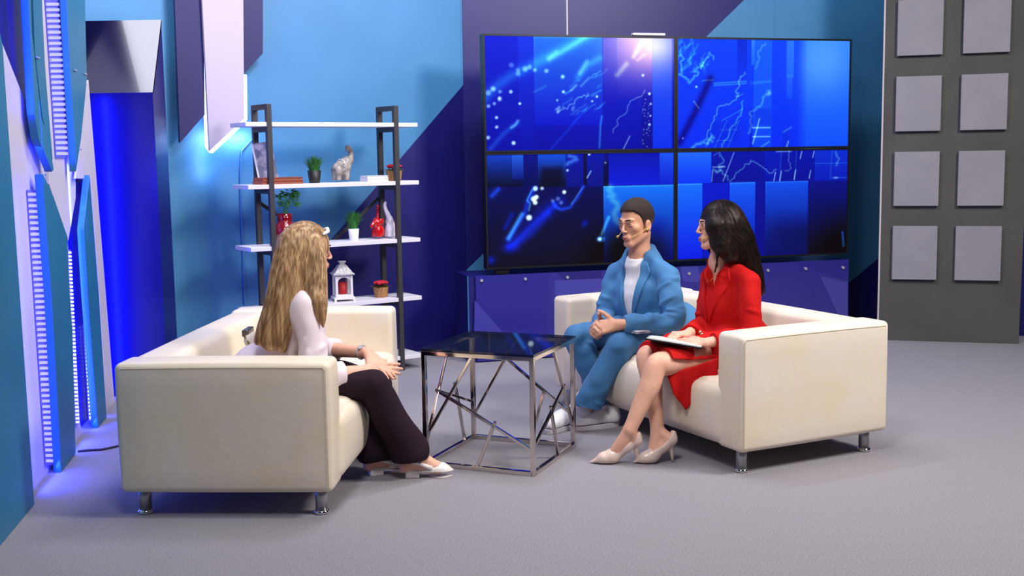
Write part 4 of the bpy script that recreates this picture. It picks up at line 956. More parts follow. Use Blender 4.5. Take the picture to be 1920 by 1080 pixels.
# small bag on the left sofa
c = pt(470, 650, 5.30); S = SDF(c - A(.16, .2, .2), c + A(.16, .2, .2), .005)
bag = thing('handbag', 'small cream bag with a dark metal clasp leaning on the left sofa back', 'bag', tuple(A(-1.27, 5.42, .435)))
bd = A(-1.27, 5.42, .447); S = SDF(bd - A(.12, .16, .03), bd + A(.12, .16, .24), .005)
S.cone(bd + A(0, -.07, .05), bd + A(0, .07, .05), .045, .045, .03, (A(1, 0, 0), .7)).cone(bd + A(-.01, -.055, .19), bd + A(-.01, .055, .19), .030, .030, .10, (A(1, 0, 0), .6)); S.build('pouch', mat('cream_bag', lin(214, 206, 190), .5), bag)
mb = MB(); mb.rbox((-.016, -.07, .205), (.016, .06, .24), .008, 6, o=bd + A(-.02, 0, 0), ax=np.eye(3)); mb.build('clasp', mat('clasp_bronze', lin(110, 98, 92), .3, .7), bag, smooth=True)
mb = MB(); mb.tube([bd + A(-.02, -.075, .21), bd + A(.01, -.085, .16), bd + A(.035, -.085, .08), bd + A(.03, -.075, .02)], .006, 6); mb.build('strap', mat('olive_strap', lin(120, 112, 60), .6), bag)
# ------------------------------------------------------------------ people
def frame(f, up=(0, 0, 1)):
    F = nrm(f); L = nrm(np.cross(up, F)); U = np.cross(F, L); return L, F, U
M_skinW = mat('skin_fair', lin(226, 174, 150), .5, spec=.3, vary=(30, lin(221, 168, 144)))
M_skinM = mat('skin_tan', lin(218, 164, 134), .5, spec=.3, vary=(30, lin(212, 156, 128)))
M_lipW = mat('lip_rose', lin(178, 84, 86), .4); M_lipM = mat('lip_natural', lin(160, 90, 76), .45)
M_eye = mat('eye_white', lin(225, 222, 220), .2); M_iris = mat('iris_dark', lin(52, 36, 26), .15)
M_brow = mat('brow_dark', lin(48, 32, 26), .8)

def add_head(S, C, F, U, s=1., female=True):
    L = np.cross(F, U) * -1; L = nrm(np.cross(U, F)); M = np.array([L, F, U]).T
    P = lambda a, b, z: C + (L * a + F * b + U * z) * s
    jw = .9 if female else 1.0
    S.ell(P(0, -.012, .035), A(.074, .096, .084) * s, M, .02); S.ell(P(0, .026, -.03), A(.058, .062, .080) * s, M, .025)
    for q in (-1, 1):
        S.cone(P(q * .050 * jw, -.002, -.055), P(q * .016, .068, -.099), .021 * s, .017 * s, .022)
        S.ell(P(q * .038, .058, -.016), A(.024, .022, .022) * s, M, .018)
        S.cone(P(q * .036, .078, .024), P(q * .010, .088, .020), .011 * s, .010 * s, .014)
        S.ell(P(q * .031, .101, .003), A(.017, .013, .011) * s, M, .012, 'sub')
        S.ell(P(q * .031, .080, .003), A(.0165, .0125, .0125) * s, M, .003)
        S.ell(P(q * .077, -.004, -.012), A(.012, .019, .030) * s, M, .006)
        S.ell(P(q * .089, .0, -.009), A(.008, .010, .018) * s, M, .004, 'sub')
    S.ell(P(0, .070, -.101), A(.022, .018, .016) * s, M, .018)
    S.cone(P(0, .090, .012), P(0, .1085, -.026), .0075 * s, .0092 * s, .010)
    for q in (-1, 1): S.ell(P(q * .0115, .099, -.031), A(.0068, .0095, .0058) * s, M, .006)
    S.ell(P(0, .085, -.062), A(.026, .013, .019) * s, M, .012)
    S.cone(P(-.020, .088, -.064), P(0, .0985, -.0605), .0045 * s, .0062 * s, .004); S.cone(P(.020, .088, -.064), P(0, .0985, -.0605), .0045 * s, .0062 * s, .004)
    S.cone(P(-.017, .087, -.071), P(.017, .087, -.071), .0065 * s, .0065 * s, .005); S.cone(P(-.006, .094, -.072), P(.006, .094, -.072), .0065 * s, .0065 * s, .006)
    return P
def face_bits(P, parent, s, female=True):
    for q, nm, r_, z_, y_, x_ in ((0, 'upper_lip', .0048, -.0622, .1015, .020), (0, 'lower_lip', .0056, -.0712, .0990, .0175)):
        mb = MB(); mb.tube([P(-x_, y_ - .0105, z_ - .001), P(-x_ * .55, y_ - .003, z_), P(0, y_, z_ - (.0006 if 'up' in nm else 0)), P(x_ * .55, y_ - .003, z_), P(x_, y_ - .0105, z_ - .001)], [.0012 * s, r_ * .8 * s, r_ * s, r_ * .8 * s, .0012 * s], 10); mb.build(nm, M_lipW if female else M_lipM, parent, smooth=True)
    for q in (-1, 1):
        Lx, Fx, Ux = (nrm(P(*k_) - P(0, 0, 0)) for k_ in ((1, 0, 0), (0, 1, 0), (0, 0, 1)))
        def almond(c, a, b, h):
            m = MB(); m.sphere((0, 0, 0), 1, 14, 10); V = m.v[0]; m.v[0] = c + (V[:, :1] * Lx * a + V[:, 1:2] * Fx * b + V[:, 2:] * Ux * h) * s; return m
        c = P(q * .031, .0815, .0025); o = almond(c, .0125, .0122, .0050).build('eye', M_eye, parent, smooth=True); o['label'] = 'eye'
        almond(c + (Fx * .0080 - Ux * (.0005 if female else .0016) + Lx * .001) * s, .0056, .0052, .0047).build('iris', M_iris, o, smooth=True)
        mb = MB(); mb.tube([P(q * .049, .074, .024), P(q * .038, .0885, .0305), P(q * .024, .097, .0300), P(q * .013, .0985, .0275)], [.0014 * s, .0028 * s, .0034 * s, .0028 * s], 8)
        mb.build('eyebrow', M_brow, parent, smooth=True)
        mb = MB(); mb.tube([P(q * .0455, .0835, .006), P(q * .038, .0915, .0105), P(q * .030, .094, .0115), P(q * .020, .0905, .006)], [.0008 * s, .0014 * s, .0014 * s, .0008 * s], 6); mb.build('eyelashes', M_brow, parent, smooth=True)
def lip_pick(P, s, C):
    P0 = P(0, .095, -.0665); F = nrm(P(0, 1, 0) - P(0, 0, 0)); U = nrm(P(0, 0, 1) - P(0, 0, 0)); L = np.cross(F, U)
    def f(c):
        d = (c - P0) / s; a = d @ L; b = d @ F; z = d @ U
        return ((np.abs(a) / .023) ** 2 + (np.abs(z) / .0105) ** 2 < 1) & (np.abs(b) < .025)
    return lambda c: f(c).astype(int)

def add_hand(S, w, d, n, side, L=.185, curl=(.3, .35, .4, .45), spread=.06, thumb=(.55, .5, .15), fat=1., k=.004):
    """w wrist, d towards the fingers, n out of the back of the hand, side = +1/-1: thumb lies on side*(n x d)"""
    d = nrm(d); n = nrm(n - d * np.dot(n, d)); t = np.cross(n, d); t = t * (np.sign(t @ np.asarray(side, float)) if np.ndim(side) else side); q = L / .185
    tips = []
    for i in range(4):
        a = (.030 - .0195 * i) * q; b0 = w + d * (.088 - (.004 if i in (0,) else .006 * max(0, i - 1))) * q + t * a
        S.cone(w + t * (.014 - .009 * i) * q, b0, .0155 * q * fat, .0115 * q * fat, .012, (n, .9))
        lens = np.array([.043, .027, .021]) * q * (.95, 1.04, .98, .80)[i]; p = b0; ang = 0
        c_ = curl[i]; rad = [.0098, .0090, .0082, .0070]
        for j in range(3):
            ang += c_ * (1.0, 1.1, .7)[j]
            dd = nrm(d * math.cos(ang) - n * math.sin(ang) + t * (spread * (1.5 - i)) * math.cos(ang)); p2 = p + dd * lens[j]
            S.cone(p, p2, rad[j] * q * fat, rad[j + 1] * q * fat, k); p = p2
        tips.append(p)
    S.cone(w + d * .015 * q, w + d * .06 * q - n * .006, .019 * q, .020 * q, .015, (n, .75))
    p = w + d * .022 * q + t * .018 * q - n * .006; dd = nrm(d * (1 - thumb[0]) + t * thumb[0] * 1.1 - n * thumb[2]); 
    for j, (ln, r0, r1) in enumerate(((.042, .0145, .0118), (.034, .0115, .0102), (.026, .0100, .0080))):
        p2 = p + dd * ln * q; S.cone(p, p2, r0 * q, r1 * q, .006 if j else .014); p = p2; dd = nrm(dd * (1 - thumb[1] * .5) + d * thumb[1] * .6 - n * .12)
    return tips

def fade(m, z0, z1, c0, c1):
    """clipped hair: shaved short (skin shows through) low on the head, dark on top"""
    nt = m.node_tree; b = nt.nodes['Principled BSDF']; tc = nt.nodes.new('ShaderNodeTexCoord'); sp = nt.nodes.new('ShaderNodeSeparateXYZ'); mr = nt.nodes.new('ShaderNodeMapRange'); r = nt.nodes.new('ShaderNodeValToRGB')
    mr.inputs[1].default_value = z0; mr.inputs[2].default_value = z1; r.color_ramp.elements[0].color = (*c0, 1); r.color_ramp.elements[1].color = (*c1, 1); r.color_ramp.elements[1].position = .8
    nt.links.new(tc.outputs['Object'], sp.inputs[0]); nt.links.new(sp.outputs[2], mr.inputs[0]); nt.links.new(mr.outputs[0], r.inputs[0]); nt.links.new(r.outputs[0], b.inputs['Base Color'])
base_z = 0.
def lerp(a, b, t): return a + (b - a) * t
def bounds(pts, m): 
    P = np.array(pts); return P.min(0) - m, P.max(0) + m
def hair_strands(name, hull, axis, up0, parent, m, n=420, seg=26, r=.0016, seed=1, phi=(0, 6.283), ref=(1, 0, 0), wave=.004, tmin=.9, sm=2, lift=.001):
    """strands lying on the hair volume: rays from an axis curve hit the hull from crown to tip; one mesh"""
    V, Q = hull; bv = BVHTree.FromPolygons(V.tolist(), Q.tolist()); R_ = np.random.RandomState(seed)
    axis = np.array(axis)
    def ax(t):
        x = t * (len(axis) - 1); i = min(int(x), len(axis) - 2); return lerp(axis[i], axis[i + 1], x - i)
    ref = nrm(ref); oth = nrm(np.cross(A(0, 0, 1), ref)); VV = []; FF = []; nv = 0
    for s_ in range(n):
        a = phi[0] + (phi[1] - phi[0]) * (s_ + R_.rand()) / n; t1 = tmin + (1.02 - tmin) * R_.rand(); t0 = R_.rand() * .12
        off = R_.uniform(-.001, .003); ph = R_.uniform(0, 6.28); fr = R_.uniform(5, 11); wv = wave * R_.uniform(.3, 1.2); P = []; N = []
        for k_ in range(seg):
            t = t0 + (t1 - t0) * k_ / (seg - 1); e = max(0., 1 - t / .2); c = ax(max(0., (t - .1) / .9)); aa = a + wv * 8 * math.sin(fr * t + ph)
            hd = ref * math.cos(aa) + oth * math.sin(aa)
            d = nrm(hd * math.cos(e * math.pi / 2) + up0 * math.sin(e * math.pi / 2))
            h = bv.ray_cast(Vector(c + d * .5), Vector(-d), .6)
            if h[0] is None: break
            p = np.array(h[0]) + d * (off + wv * .5 * math.sin(fr * 1.7 * t + ph))
            if P and np.linalg.norm(p - P[-1]) > .045: break
            P.append(p); N.append(d)
        L = len(P)
        if L < 6: continue
        P = np.array(P); N = np.array(N)
        for _ in range(sm): P[1:-1] = .25 * P[:-2] + .5 * P[1:-1] + .25 * P[2:]
        P = P + N * lift; T = np.gradient(P, axis=0); T /= np.linalg.norm(T, axis=1)[:, None] + 1e-9
        B = np.cross(T, N); B /= np.linalg.norm(B, axis=1)[:, None] + 1e-9; rr = r * R_.uniform(.7, 1.2) * np.minimum(1, np.minimum((L - np.arange(L)) / 5, (np.arange(L) + 1.5) / 3))[:, None]
        ring = np.stack([P + B * rr * 1.6, P + N * rr, P - B * rr * 1.6], 1).reshape(-1, 3); VV.append(ring)
        i = np.arange(L - 1)[:, None] * 3 + nv
        for x, y in ((0, 1), (1, 2), (2, 0)): FF.append(np.hstack([i + x, i + y, i + 3 + y, i + 3 + x]))
        nv += len(ring)
    return np_mesh(name, np.vstack(VV), np.vstack(FF), m, None, True, parent)
def hair_mat(name, c1, c2, c3, ax=(60, 60, 3.0), rough=.38, spec=.4):
    m = bpy.data.materials.new(name); m.use_nodes = True; nt = m.node_tree; b = nt.nodes['Principled BSDF']
    tc = nt.nodes.new('ShaderNodeTexCoord'); mp = nt.nodes.new('ShaderNodeMapping'); mp.inputs['Scale'].default_value = ax
    n = nt.nodes.new('ShaderNodeTexNoise'); n.inputs['Scale'].default_value = 1.6; n.inputs['Detail'].default_value = 3
    r = nt.nodes.new('ShaderNodeValToRGB'); e = r.color_ramp.elements; e[0].position = .3; e[1].position = .72; e[0].color = (*c1, 1); e[1].color = (*c3, 1)
    e2 = r.color_ramp.elements.new(.5); e2.color = (*c2, 1)
    bn = nt.nodes.new('ShaderNodeBump'); bn.inputs['Strength'].default_value = .5; bn.inputs['Distance'].default_value = .006
    nt.links.new(tc.outputs['Object'], mp.inputs[0]); nt.links.new(mp.outputs[0], n.inputs['Vector']); nt.links.new(n.outputs[0], r.inputs[0]); nt.links.new(r.outputs[0], b.inputs['Base Color'])
    nt.links.new(n.outputs[0], bn.inputs['Height']); nt.links.new(bn.outputs[0], b.inputs['Normal'])
    b.inputs['Roughness'].default_value = rough; b.inputs['Specular IOR Level'].default_value = spec
    return m
def patch(name, bv, ea, eb, O, L, F, U, off, thick, m, parent, nu=6, nv=24, far=.4):
    """cloth piece laid on a surface: between two edges given as (sideways, up) in the torso frame, thrown on it along -F"""
    ea = np.array(ea, float); eb = np.array(eb, float)
    def samp(E, t):
        x = t * (len(E) - 1); i = min(int(x), len(E) - 2); return E[i] + (E[i + 1] - E[i]) * (x - i)
    V = []; 
    for i in range(nv + 1):
        for j in range(nu + 1):
            p = samp(ea, i / nv) * (1 - j / nu) + samp(eb, i / nv) * (j / nu); s_ = O + L * p[0] + U * p[1] + F * far
            h = bv.ray_cast(Vector(s_), Vector(-F), 1.); 
            V.append((np.array(h[0]) if h[0] is not None else s_ - F * far))
    V = np.array(V); ff = np.array([V @ F]).ravel()
    g = V.reshape(nv + 1, nu + 1, 3)
    T = V + F * (off + thick); Bk = V + F * (off - .004); n = len(V); Fs = []
    idx = lambda i, j: i * (nu + 1) + j
    for i in range(nv):
        for j in range(nu):
            a = (idx(i, j), idx(i, j + 1), idx(i + 1, j + 1), idx(i + 1, j)); Fs.append(a); Fs.append(tuple(x + n for x in a[::-1]))
    ring = [idx(0, j) for j in range(nu + 1)] + [idx(i, nu) for i in range(1, nv + 1)] + [idx(nv, j) for j in range(nu - 1, -1, -1)] + [idx(i, 0) for i in range(nv - 1, 0, -1)]
    for a, b in zip(ring, ring[1:] + ring[:1]): Fs.append((b, a, a + n, b + n))
    mb = MB(); mb.add(np.vstack([T, Bk]), Fs); return mb.build(name, m, parent, smooth=False, fix=True)

RES = .004
# =============================================================== the blonde woman on the left sofa
def blonde():
    hL, hF, hU = frame((.90, .43, -.10))
    nose = pt(621, 484, 5.21); s = 1.0; C = nose - hF * .112 + hU * .03
    tL, tF, tU = frame((1, .14, 0), (.12, 0, 1))
    neck = C - hU * .135 - hF * .035
    shR = pt(570, 574, 5.03); shL = shR + A(-.02, .33, .005)
    hip = A(-1.13, 5.17, .52); chest = (shR + shL) / 2 + A(-.045, 0, -.10); waist = lerp(chest, hip, .55)
    elR = pt(598, 706, 4.985); wrR = pt(687, 695, 5.09); elL = pt(590, 652, 5.38); wrL = pt(688, 661, 5.18)
    hpR = hip + A(.03, -.09, -.01); hpL = hip + A(.03, .09, -.01)
    knR = pt(697, 722, 5.07); knL = pt(704, 722, 5.28)
    toeR = pz(858, 884, .02); heR = pz(762, 895, .0); toeL = heR + A(.08, .13, .02); heL = pz(694, 892, 0.); toeL = heL + A(.215, .10, .02)
    anR = lerp(heR, toeR, .20) + A(0, 0, .10); anL = lerp(heL, toeL, .2) + A(0, 0, .10)
    base = (hip[0], hip[1], 0)
    lo, hi = bounds([C + A(0, 0, .16), C - A(.2, .2, 0), hip - A(.2, .2, .1), toeR, toeL, wrR + A(.25, .05, -.05), heR - A(.05, .05, .02), shL + A(0, .15, 0), elR - A(0, .1, 0)], .03)
    S = SDF(lo, hi, RES)
    P = add_head(S, C, hF, hU, s, True)
    S.cone(C - hU * .06 - hF * .022, neck, .050, .052, .03); S.cone(neck, lerp(shR, shL, .5) - A(0, 0, .02), .052, .06, .04)
    S.cone(lerp(shR, shL, .15), lerp(shR, shL, .85), .050, .050, .03); S.ell(chest, (.15, .095, .15), np.array([tL, tF, tU]).T, .05); S.ell(waist, (.12, .085, .12), np.array([tL, tF, tU]).T, .05); S.ell(hip, (.15, .12, .10), np.array([tL, tF, tU]).T, .05)
    for a, b, c in ((shR, elR, wrR), (shL, elL, wrL)): S.limb([a, lerp(a, b, .5), b], [.044, .040, .036], .03); S.limb([b, lerp(b, c, .35), lerp(b, c, .7), c], [.036, .037, .031, .0255], .004)
    for h_, k_, a_ in ((hpR, knR, anR), (hpL, knL, anL)): S.limb([h_, k_], [.082, .056], .03); S.limb([k_, lerp(k_, a_, .3), lerp(k_, a_, .65), a_], [.052, .052, .043, .033], .004)
    for a_, h_, t_ in ((anR, heR, toeR), (anL, heL, toeL)):
        S.cone(a_, h_ + A(0, 0, .055), .034, .028, .02); S.cone(a_, lerp(h_, t_, .62) + A(0, 0, .03), .034, .026, .02); S.cone(h_ + A(0, 0, .055), lerp(h_, t_, .6) + A(0, 0, .028), .027, .026, .02)
    # hands lightly laced over the knees
    dR = nrm(pt(752, 694, 5.17) - wrR); add_hand(S, wrR, dR, nrm(A(.0, -.85, .5)), (0, 0, 1), .186, (.05, .08, .12, .16), .025, (.35, .5, .1))
    dL = nrm(pt(738, 703, 5.12) - wrL); add_hand(S, wrL, dL, nrm(A(.35, -.25, .9)), (0, -1, .3), .186, (.08, .06, .05, .05), .06, (.5, .4, .0))
    o = S.build('person', M_skinW, None, base, 2)
    tag(o, 'woman with long straight blonde hair, pale blouse and dark trousers on the left sofa', 'person')
    face_bits(P, o, s)
    # blouse
    M_bl = mat('pale_pink_blouse', lin(232, 216, 224), .6, bump=(14, .22, .012, 3), sheen=.1)
    S = SDF(lo, hi, RES); M3 = np.array([tL, tF, tU]).T
    S.limb([neck + tL * .02 + tU * .01, lerp(neck, shL, .6), shL], [.050, .050, .052], .02); S.limb([neck - tL * .02 + tU * .01, lerp(neck, shR, .6), shR], [.050, .050, .052], .02); S.ell(chest, (.160, .102, .165), M3, .05); S.ell(waist - tF * .02, (.140, .105, .15), M3, .05); S.ell(hip + A(-.02, 0, .03), (.18, .165, .10), M3, .05)
    S.cone(neck - A(0, 0, .02), lerp(shR, shL, .5), .058, .07, .03)
    S.limb([shR, lerp(shR, elR, .5) + A(.002, 0, 0), elR, lerp(elR, wrR, .50)], [.064, .064, .061, .052], .03); S.limb([neck - tL * .06, lerp(neck, shR, .7) + A(-.01, 0, 0), shR + A(-.02, .03, -.05), chest], [.04, .055, .07, .09], .03)
    S.folds(lerp(shR, elR, .6), elR, .060, 7, 9, .009, (.5, 1.1), rise=.6, k=.02); S.folds(elL, lerp(elL, wrL, .4), .054, 4, 5, .008)
    S.limb([shL, lerp(shL, elL, .5), elL, lerp(elL, wrL, .42)], [.052, .056, .058, .050], .025)
    for a_, b_, t_ in ((elR, wrR, .50), (elL, wrL, .42)): 
        q = lerp(a_, b_, t_); dd = nrm(b_ - a_); S.carve(lambda X, Y, Z, q=q, dd=dd: -((X - q[0]) * dd[0] + (Y - q[1]) * dd[1] + (Z - q[2]) * dd[2]), q - .085, q + .085 + A(.06, 0, 0))
    S.build('blouse', M_bl, o, wrinkle=(.0035, .12, 4, (1, 1, .5)))
    for a_, b_, t_, r_ in ((elR, wrR, .50, .054), (elL, wrL, .42, .051)):
        dd = nrm(b_ - a_); q = lerp(a_, b_, t_); mb = MB(); mb.tube([q - dd * .055, q - dd * .05, q, q + dd * .004], [r_ + .001, r_ + .004, r_ + .003, r_ - .002], 22); mb.build('cuff', M_bl, o, smooth=True)
    # wide dark trousers
    M_tr = mat('dark_plum_trousers', lin(40, 27, 38), .85, spec=.12, bump=(10, .25, .015, 3))
    S = SDF(lo, hi, RES); S.ell(hip + A(.02, 0, -.01), (.15, .15, .11), M3, .05)
    for h_, k_, a_ in ((hpR, knR, anR), (hpL, knL, anL)):
        hm = lerp(k_, a_, .93) + A(-.02, 0, 0); S.limb([h_, k_], [.098, .074], .04); S.limb([k_, lerp(k_, hm, .5), hm], [.074, .080, .094], .012)
    S.carve(lambda X, Y, Z: (Z - .088 + .0 * X - (X + .5) * .08) + 0 * Y, lo, (hi[0], hi[1], .25))
    S.build('trousers', M_tr, o, wrinkle=(.004, .16, 8, (1, 1, .35)))
    # white slingback shoes with a low block heel
    M_sh = mat('white_shoe_leather', lin(232, 226, 222), .35, coat=.2)
    for h_, t_ in ((heR, toeR), (heL, toeL)):
        h_ = A(h_[0], h_[1], 0); t_ = A(t_[0], t_[1], 0); f = nrm(t_ - h_); l = np.cross(A(0, 0, 1), f); ln = np.linalg.norm(t_ - h_)
        X_ = lambda a, b, z: h_ + f * a * ln + l * b + A(0, 0, z)
        S = SDF(*bounds([X_(-.1, -.06, -.02), X_(1.12, .06, .12), X_(1.1, -.06, 0), X_(-.1, .06, 0)], .02), .003)
        S.cone(X_(.48, 0, .036), X_(.70, 0, .026), .036, .036, .02); S.cone(X_(.70, 0, .026), X_(.985, 0, .012), .036, .008, .02); S.cone(X_(.03, 0, .036), X_(.48, 0, .030), .026, .030, .01, (A(0, 0, 1), .35))
        S.carve(lambda X, Y, Z: .004 - Z + 0 * X + 0 * Y, *bounds([X_(.5, -.2, -.05), X_(1.2, .2, .004), X_(.5, .2, 0), X_(1.2, -.2, 0)], .02))
        sh = S.build('shoe', M_sh, o)
        mb = MB(); mb.rbox((-.004, -.026, 0), (.062, .026, .034), .006, 6, ax=[f, l, A(0, 0, 1)], o=h_); mb.build('heel', M_sh, sh, smooth=True)
        mb = MB(); cs_ = [X_(.50, .036, .05), X_(.25, .036, .075), X_(.02, .030, .088), X_(-.045, 0, .09), X_(.02, -.030, .088), X_(.25, -.036, .075), X_(.50, -.036, .05)]
        mb.tube(cs_, [.011, .009, .008, .008, .008, .009, .011], 8); mb.build('sling_strap', M_sh, sh, smooth=True)
    # watch
    dd = nrm(wrL - elL); q = lerp(elL, wrL, .90); mb = MB(); u = nrm(np.cross(dd, A(0, 0, 1))); w_ = np.cross(u, dd)
    ring = [q + (u * math.cos(a) + w_ * math.sin(a)) * .031 for a in np.linspace(0, 6.283, 25)]; mb.tube(ring, .0055, 8, cap=False)
    wt = mb.build('wristwatch', M_silver, o, smooth=True); mb = MB(); c_ = q + nrm(A(-.1, -.6, .75)) * .034; mb.lathe([(.011, -.004), (.013, 0), (.011, .004)], (0, 0, 0), 16); 
    V = mb.v[0]; zz = nrm(A(-.1, -.6, .75)); xx = nrm(np.cross(zz, dd)); yy = np.cross(zz, xx); mb.v[0] = c_ + V[:, :1] * xx + V[:, 1:2] * yy + V[:, 2:] * zz; mb.build('dial', M_silver, wt)
    # hair
    M_h = hair_mat('blonde_hair', lin(118, 86, 58), lin(168, 130, 90), lin(218, 186, 142), (46, 46, 1.1), .42)
    mm = np.array([hL, hF, hU]).T
    S = SDF(*bounds([C + A(.2, .25, .17), C - A(.35, .25, .5)], .05), RES)
    S.ell(C + hU * .022 - hF * .018, (.094, .118, .112), mm, .03)
    pA = [pt(556, 470, 5.12), pt(546, 520, 5.07), pt(529, 575, 5.03), pt(514, 620, 5.02), pt(509, 645, 5.02)]
    S.limb(pA, [.096, .096, .076, .076, .076], .03, 4, (tL, .72)); S.limb([p + A(0, .15, .0) for p in pA], [.088, .088, .078, .068, .06], .04, 4, (tL, .8))
    S.limb([pt(590, 465, 5.10), pt(591, 520, 5.05), pt(597, 570, 5.00), pt(606, 613, 4.98)], [.052, .052, .042, .005], .03, 4, (A(0, 1, 0), .6))
    S.chain([pt(582, 470, 5.33), pt(590, 540, 5.36), pt(596, 600, 5.38)], [.05, .045, .02], .03)
    fc = C + hF * .135 - hU * .03; S.ell(fc, (.070, .060, .125), mm, .01, 'sub')
    g = pA[-1]; S.carve(lambda X, Y, Z: (Z - .668 + (X + 1.12) * .35 + .006 * np.sin(X * 90) + .008 * np.sin(Y * 47)) + 0 * Y, A(-1.5, 4.6, .4), A(-.93, 5.7, .8))
    hv, hq = S.mesh(2); hb = np_mesh('hair', hv, hq, M_h, None, True, o); hb['label'] = 'long straight blonde hair'
    hair_strands('strands', (hv, hq), [C + hU * .03, C - hF * .03 - hU * .03, pA[1] + A(.03, .05, 0), pA[2] + A(.03, .05, 0), pA[3] + A(0, .05, 0), pA[4] + A(0, .05, -.01)], hU, hb, M_h, 1500, 32, .0008, 3, (1.2, 6.4), hF, .0006, .9, 10)
    mb = MB(); q = [P(.06, .05, .075), P(.045, .075, .095), P(0, .085, .105), P(-.045, .075, .095), P(-.072, .045, .08)]; mb.tube(q, [.006, .008, .009, .009, .007], 8); mb.build('hair_band', M_paper, hb, smooth=True)['label'] = 'white glasses resting in the hair'
blonde()

# =============================================================== the man in the blue suit
def man():
    hL, hF, hU = frame((-.755, -.655, -.12)); s = 1.07
    nose = pt(1167.5, 434.5, 6.20); C = nose - hF * .110 * s + hU * .028 * s
    tL, tF, tU = frame((-.66, -.75, 0), (-.10, -.10, 1)); M3 = np.array([tL, tF, tU]).T
    neck = pt(1199, 477, 6.31)
    shL = pt(1254, 519, 6.17); shR = pt(1157, 511, 6.44)
    hip = pt(1250, 640, 6.32); hip[2] = .53; chest = (shL + shR) / 2 + A(.0, .01, -.13); waist = lerp(chest, hip, .55) + tF * .01
    elL = pt(1262, 604, 6.02); wrL = pt(1160, 609, 5.97); elR = pt(1134, 592, 6.36); wrR = pt(1128, 613, 6.13)
    hpL = hip + tL * .10; hpR = hip - tL * .10
    knL = pt(1165, 648, 5.97); knR = pt(1082, 634, 6.20)
    anL = pt(1094, 768, 6.02); anR = pt(1136, 762, 6.16)
    toeL = pz(1010, 818, 0); heL = pz(1086, 796, 0); toeR = pz(1085, 806, 0); heR = pz(1160, 799, 0)
    base = (hip[0], hip[1], 0)
    lo, hi = bounds([C + A(0, 0, .2), neck, shL + A(.05, 0, 0), shR, hip + A(.2, .2, 0), hip - A(.2, .2, .2), toeL, heR, toeR, elL + A(.1, -.1, 0), knL - A(0, .1, 0)], .06)
    S = SDF(lo, hi, RES); P = add_head(S, C, hF, hU, s, False)
    S.limb([C - hU * .06 * s - hF * .026, lerp(C - hU * .07 * s - hF * .022, neck, .6), neck - tF * .01], [.056, .054, .056], .025); S.cone(neck, (shL + shR) / 2 - A(0, 0, .02), .056, .07, .04)
    S.cone(lerp(shL, shR, .1), lerp(shL, shR, .9), .055, .055, .03); S.ell(chest - tF * .01, (.15, .092, .165), M3, .05); S.ell(waist - tF * .01, (.135, .09, .14), M3, .05); S.ell(hip, (.16, .13, .11), M3, .05)
    for a, b, c in ((shL, elL, wrL), (shR, elR, wrR)): S.limb([a, b], [.048, .040], .03); S.limb([b, lerp(b, c, .35), c], [.040, .040, .029], .004)
    for h_, k_, a_, e_, t_ in ((hpL, knL, anL, heL, toeL), (hpR, knR, anR, heR, toeR)):
        S.limb([h_, k_], [.085, .06], .03); S.limb([k_, lerp(k_, a_, .35), a_], [.055, .055, .036], .004); S.cone(a_, lerp(e_, t_, .2) + A(0, 0, .06), .034, .028, .02); S.cone(lerp(e_, t_, .2) + A(0, 0, .06), lerp(e_, t_, .6) + A(0, 0, .045), .026, .022, .01)
    hc = pt(1112, 611, 5.99)
    dL = nrm(pt(1094, 619, 6.0) - wrL); add_hand(S, wrL, dL, nrm(A(-.12, -.8, .6)), (0, 0, 1), .20, (.42, .46, .5, .5), .02, (.55, .3, -.25), 1.08)
    dR = nrm(pt(1094, 612, 5.96) - wrR); add_hand(S, wrR, dR, nrm(A(-.75, .35, .55)), (0, 0, 1), .20, (.62, .66, .7, .7), .02, (.45, .4, -.2), 1.08)
    o = S.build('person', M_skinM, None, base, 2)
    tag(o, 'man with cropped dark hair in a blue suit, hands clasped, on the right sofa', 'person')
    face_bits(P, o, s, False)
    # cropped hair
    hm = mat('cropped_dark_hair', lin(40, 27, 24), .85, bump=(300, .4, .002)); fade(hm, C[2] - .045, C[2] + .045, lin(128, 88, 70), lin(38, 25, 22))
    S = SDF(*bounds([C + A(.15, .15, .18), C - A(.15, .15, .1)], .02), .0035); M = np.array([hL, hF, hU]).T
    S.ell(C + (hU * .035 - hF * .012) * s, A(.0775, .100, .0885) * s, M, .01); S.ell(C + (hU * .058 - hF * .0) * s, A(.070, .092, .074) * s, M, .02)
    cc = C
    def facecut(X, Y, Z):
        a = ((X - cc[0]) * hL[0] + (Y - cc[1]) * hL[1] + (Z - cc[2]) * hL[2]) / s; b = ((X - cc[0]) * hF[0] + (Y - cc[1]) * hF[1] + (Z - cc[2]) * hF[2]) / s; z = ((X - cc[0]) * hU[0] + (Y - cc[1]) * hU[1] + (Z - cc[2]) * hU[2]) / s
        zl = np.interp(b, [-.11, -.045, -.030, -.022, .004, .010, .020, .028, .040, .054, .064, .13], [-.052, -.050, -.034, .006, .010, -.012, -.010, .026, .050, .062, .074, .079]); return (z - zl) * s * .7
    S.carve(facecut, C - .2, C + .2, .004); S.build('hair', hm, o)['label'] = 'cropped dark hair'
    # white t-shirt
    M_ts = mat('white_cotton', lin(236, 234, 240), .8)
    S = SDF(lo, hi, RES); S.ell(chest + tF * .008, (.150, .113, .178), M3, .05); S.ell(waist, (.152, .112, .15), M3, .05); S.ell(hip + A(0, 0, .02), (.165, .14, .11), M3, .05)
    S.cone(neck - tU * .0, neck - tU * .06, .068, .085, .03); S.cut(neck - tU * .006 + tF * .02, nrm(tU + tF * .35)); S.build('tshirt', M_ts, o, wrinkle=(.002, .1, 3))
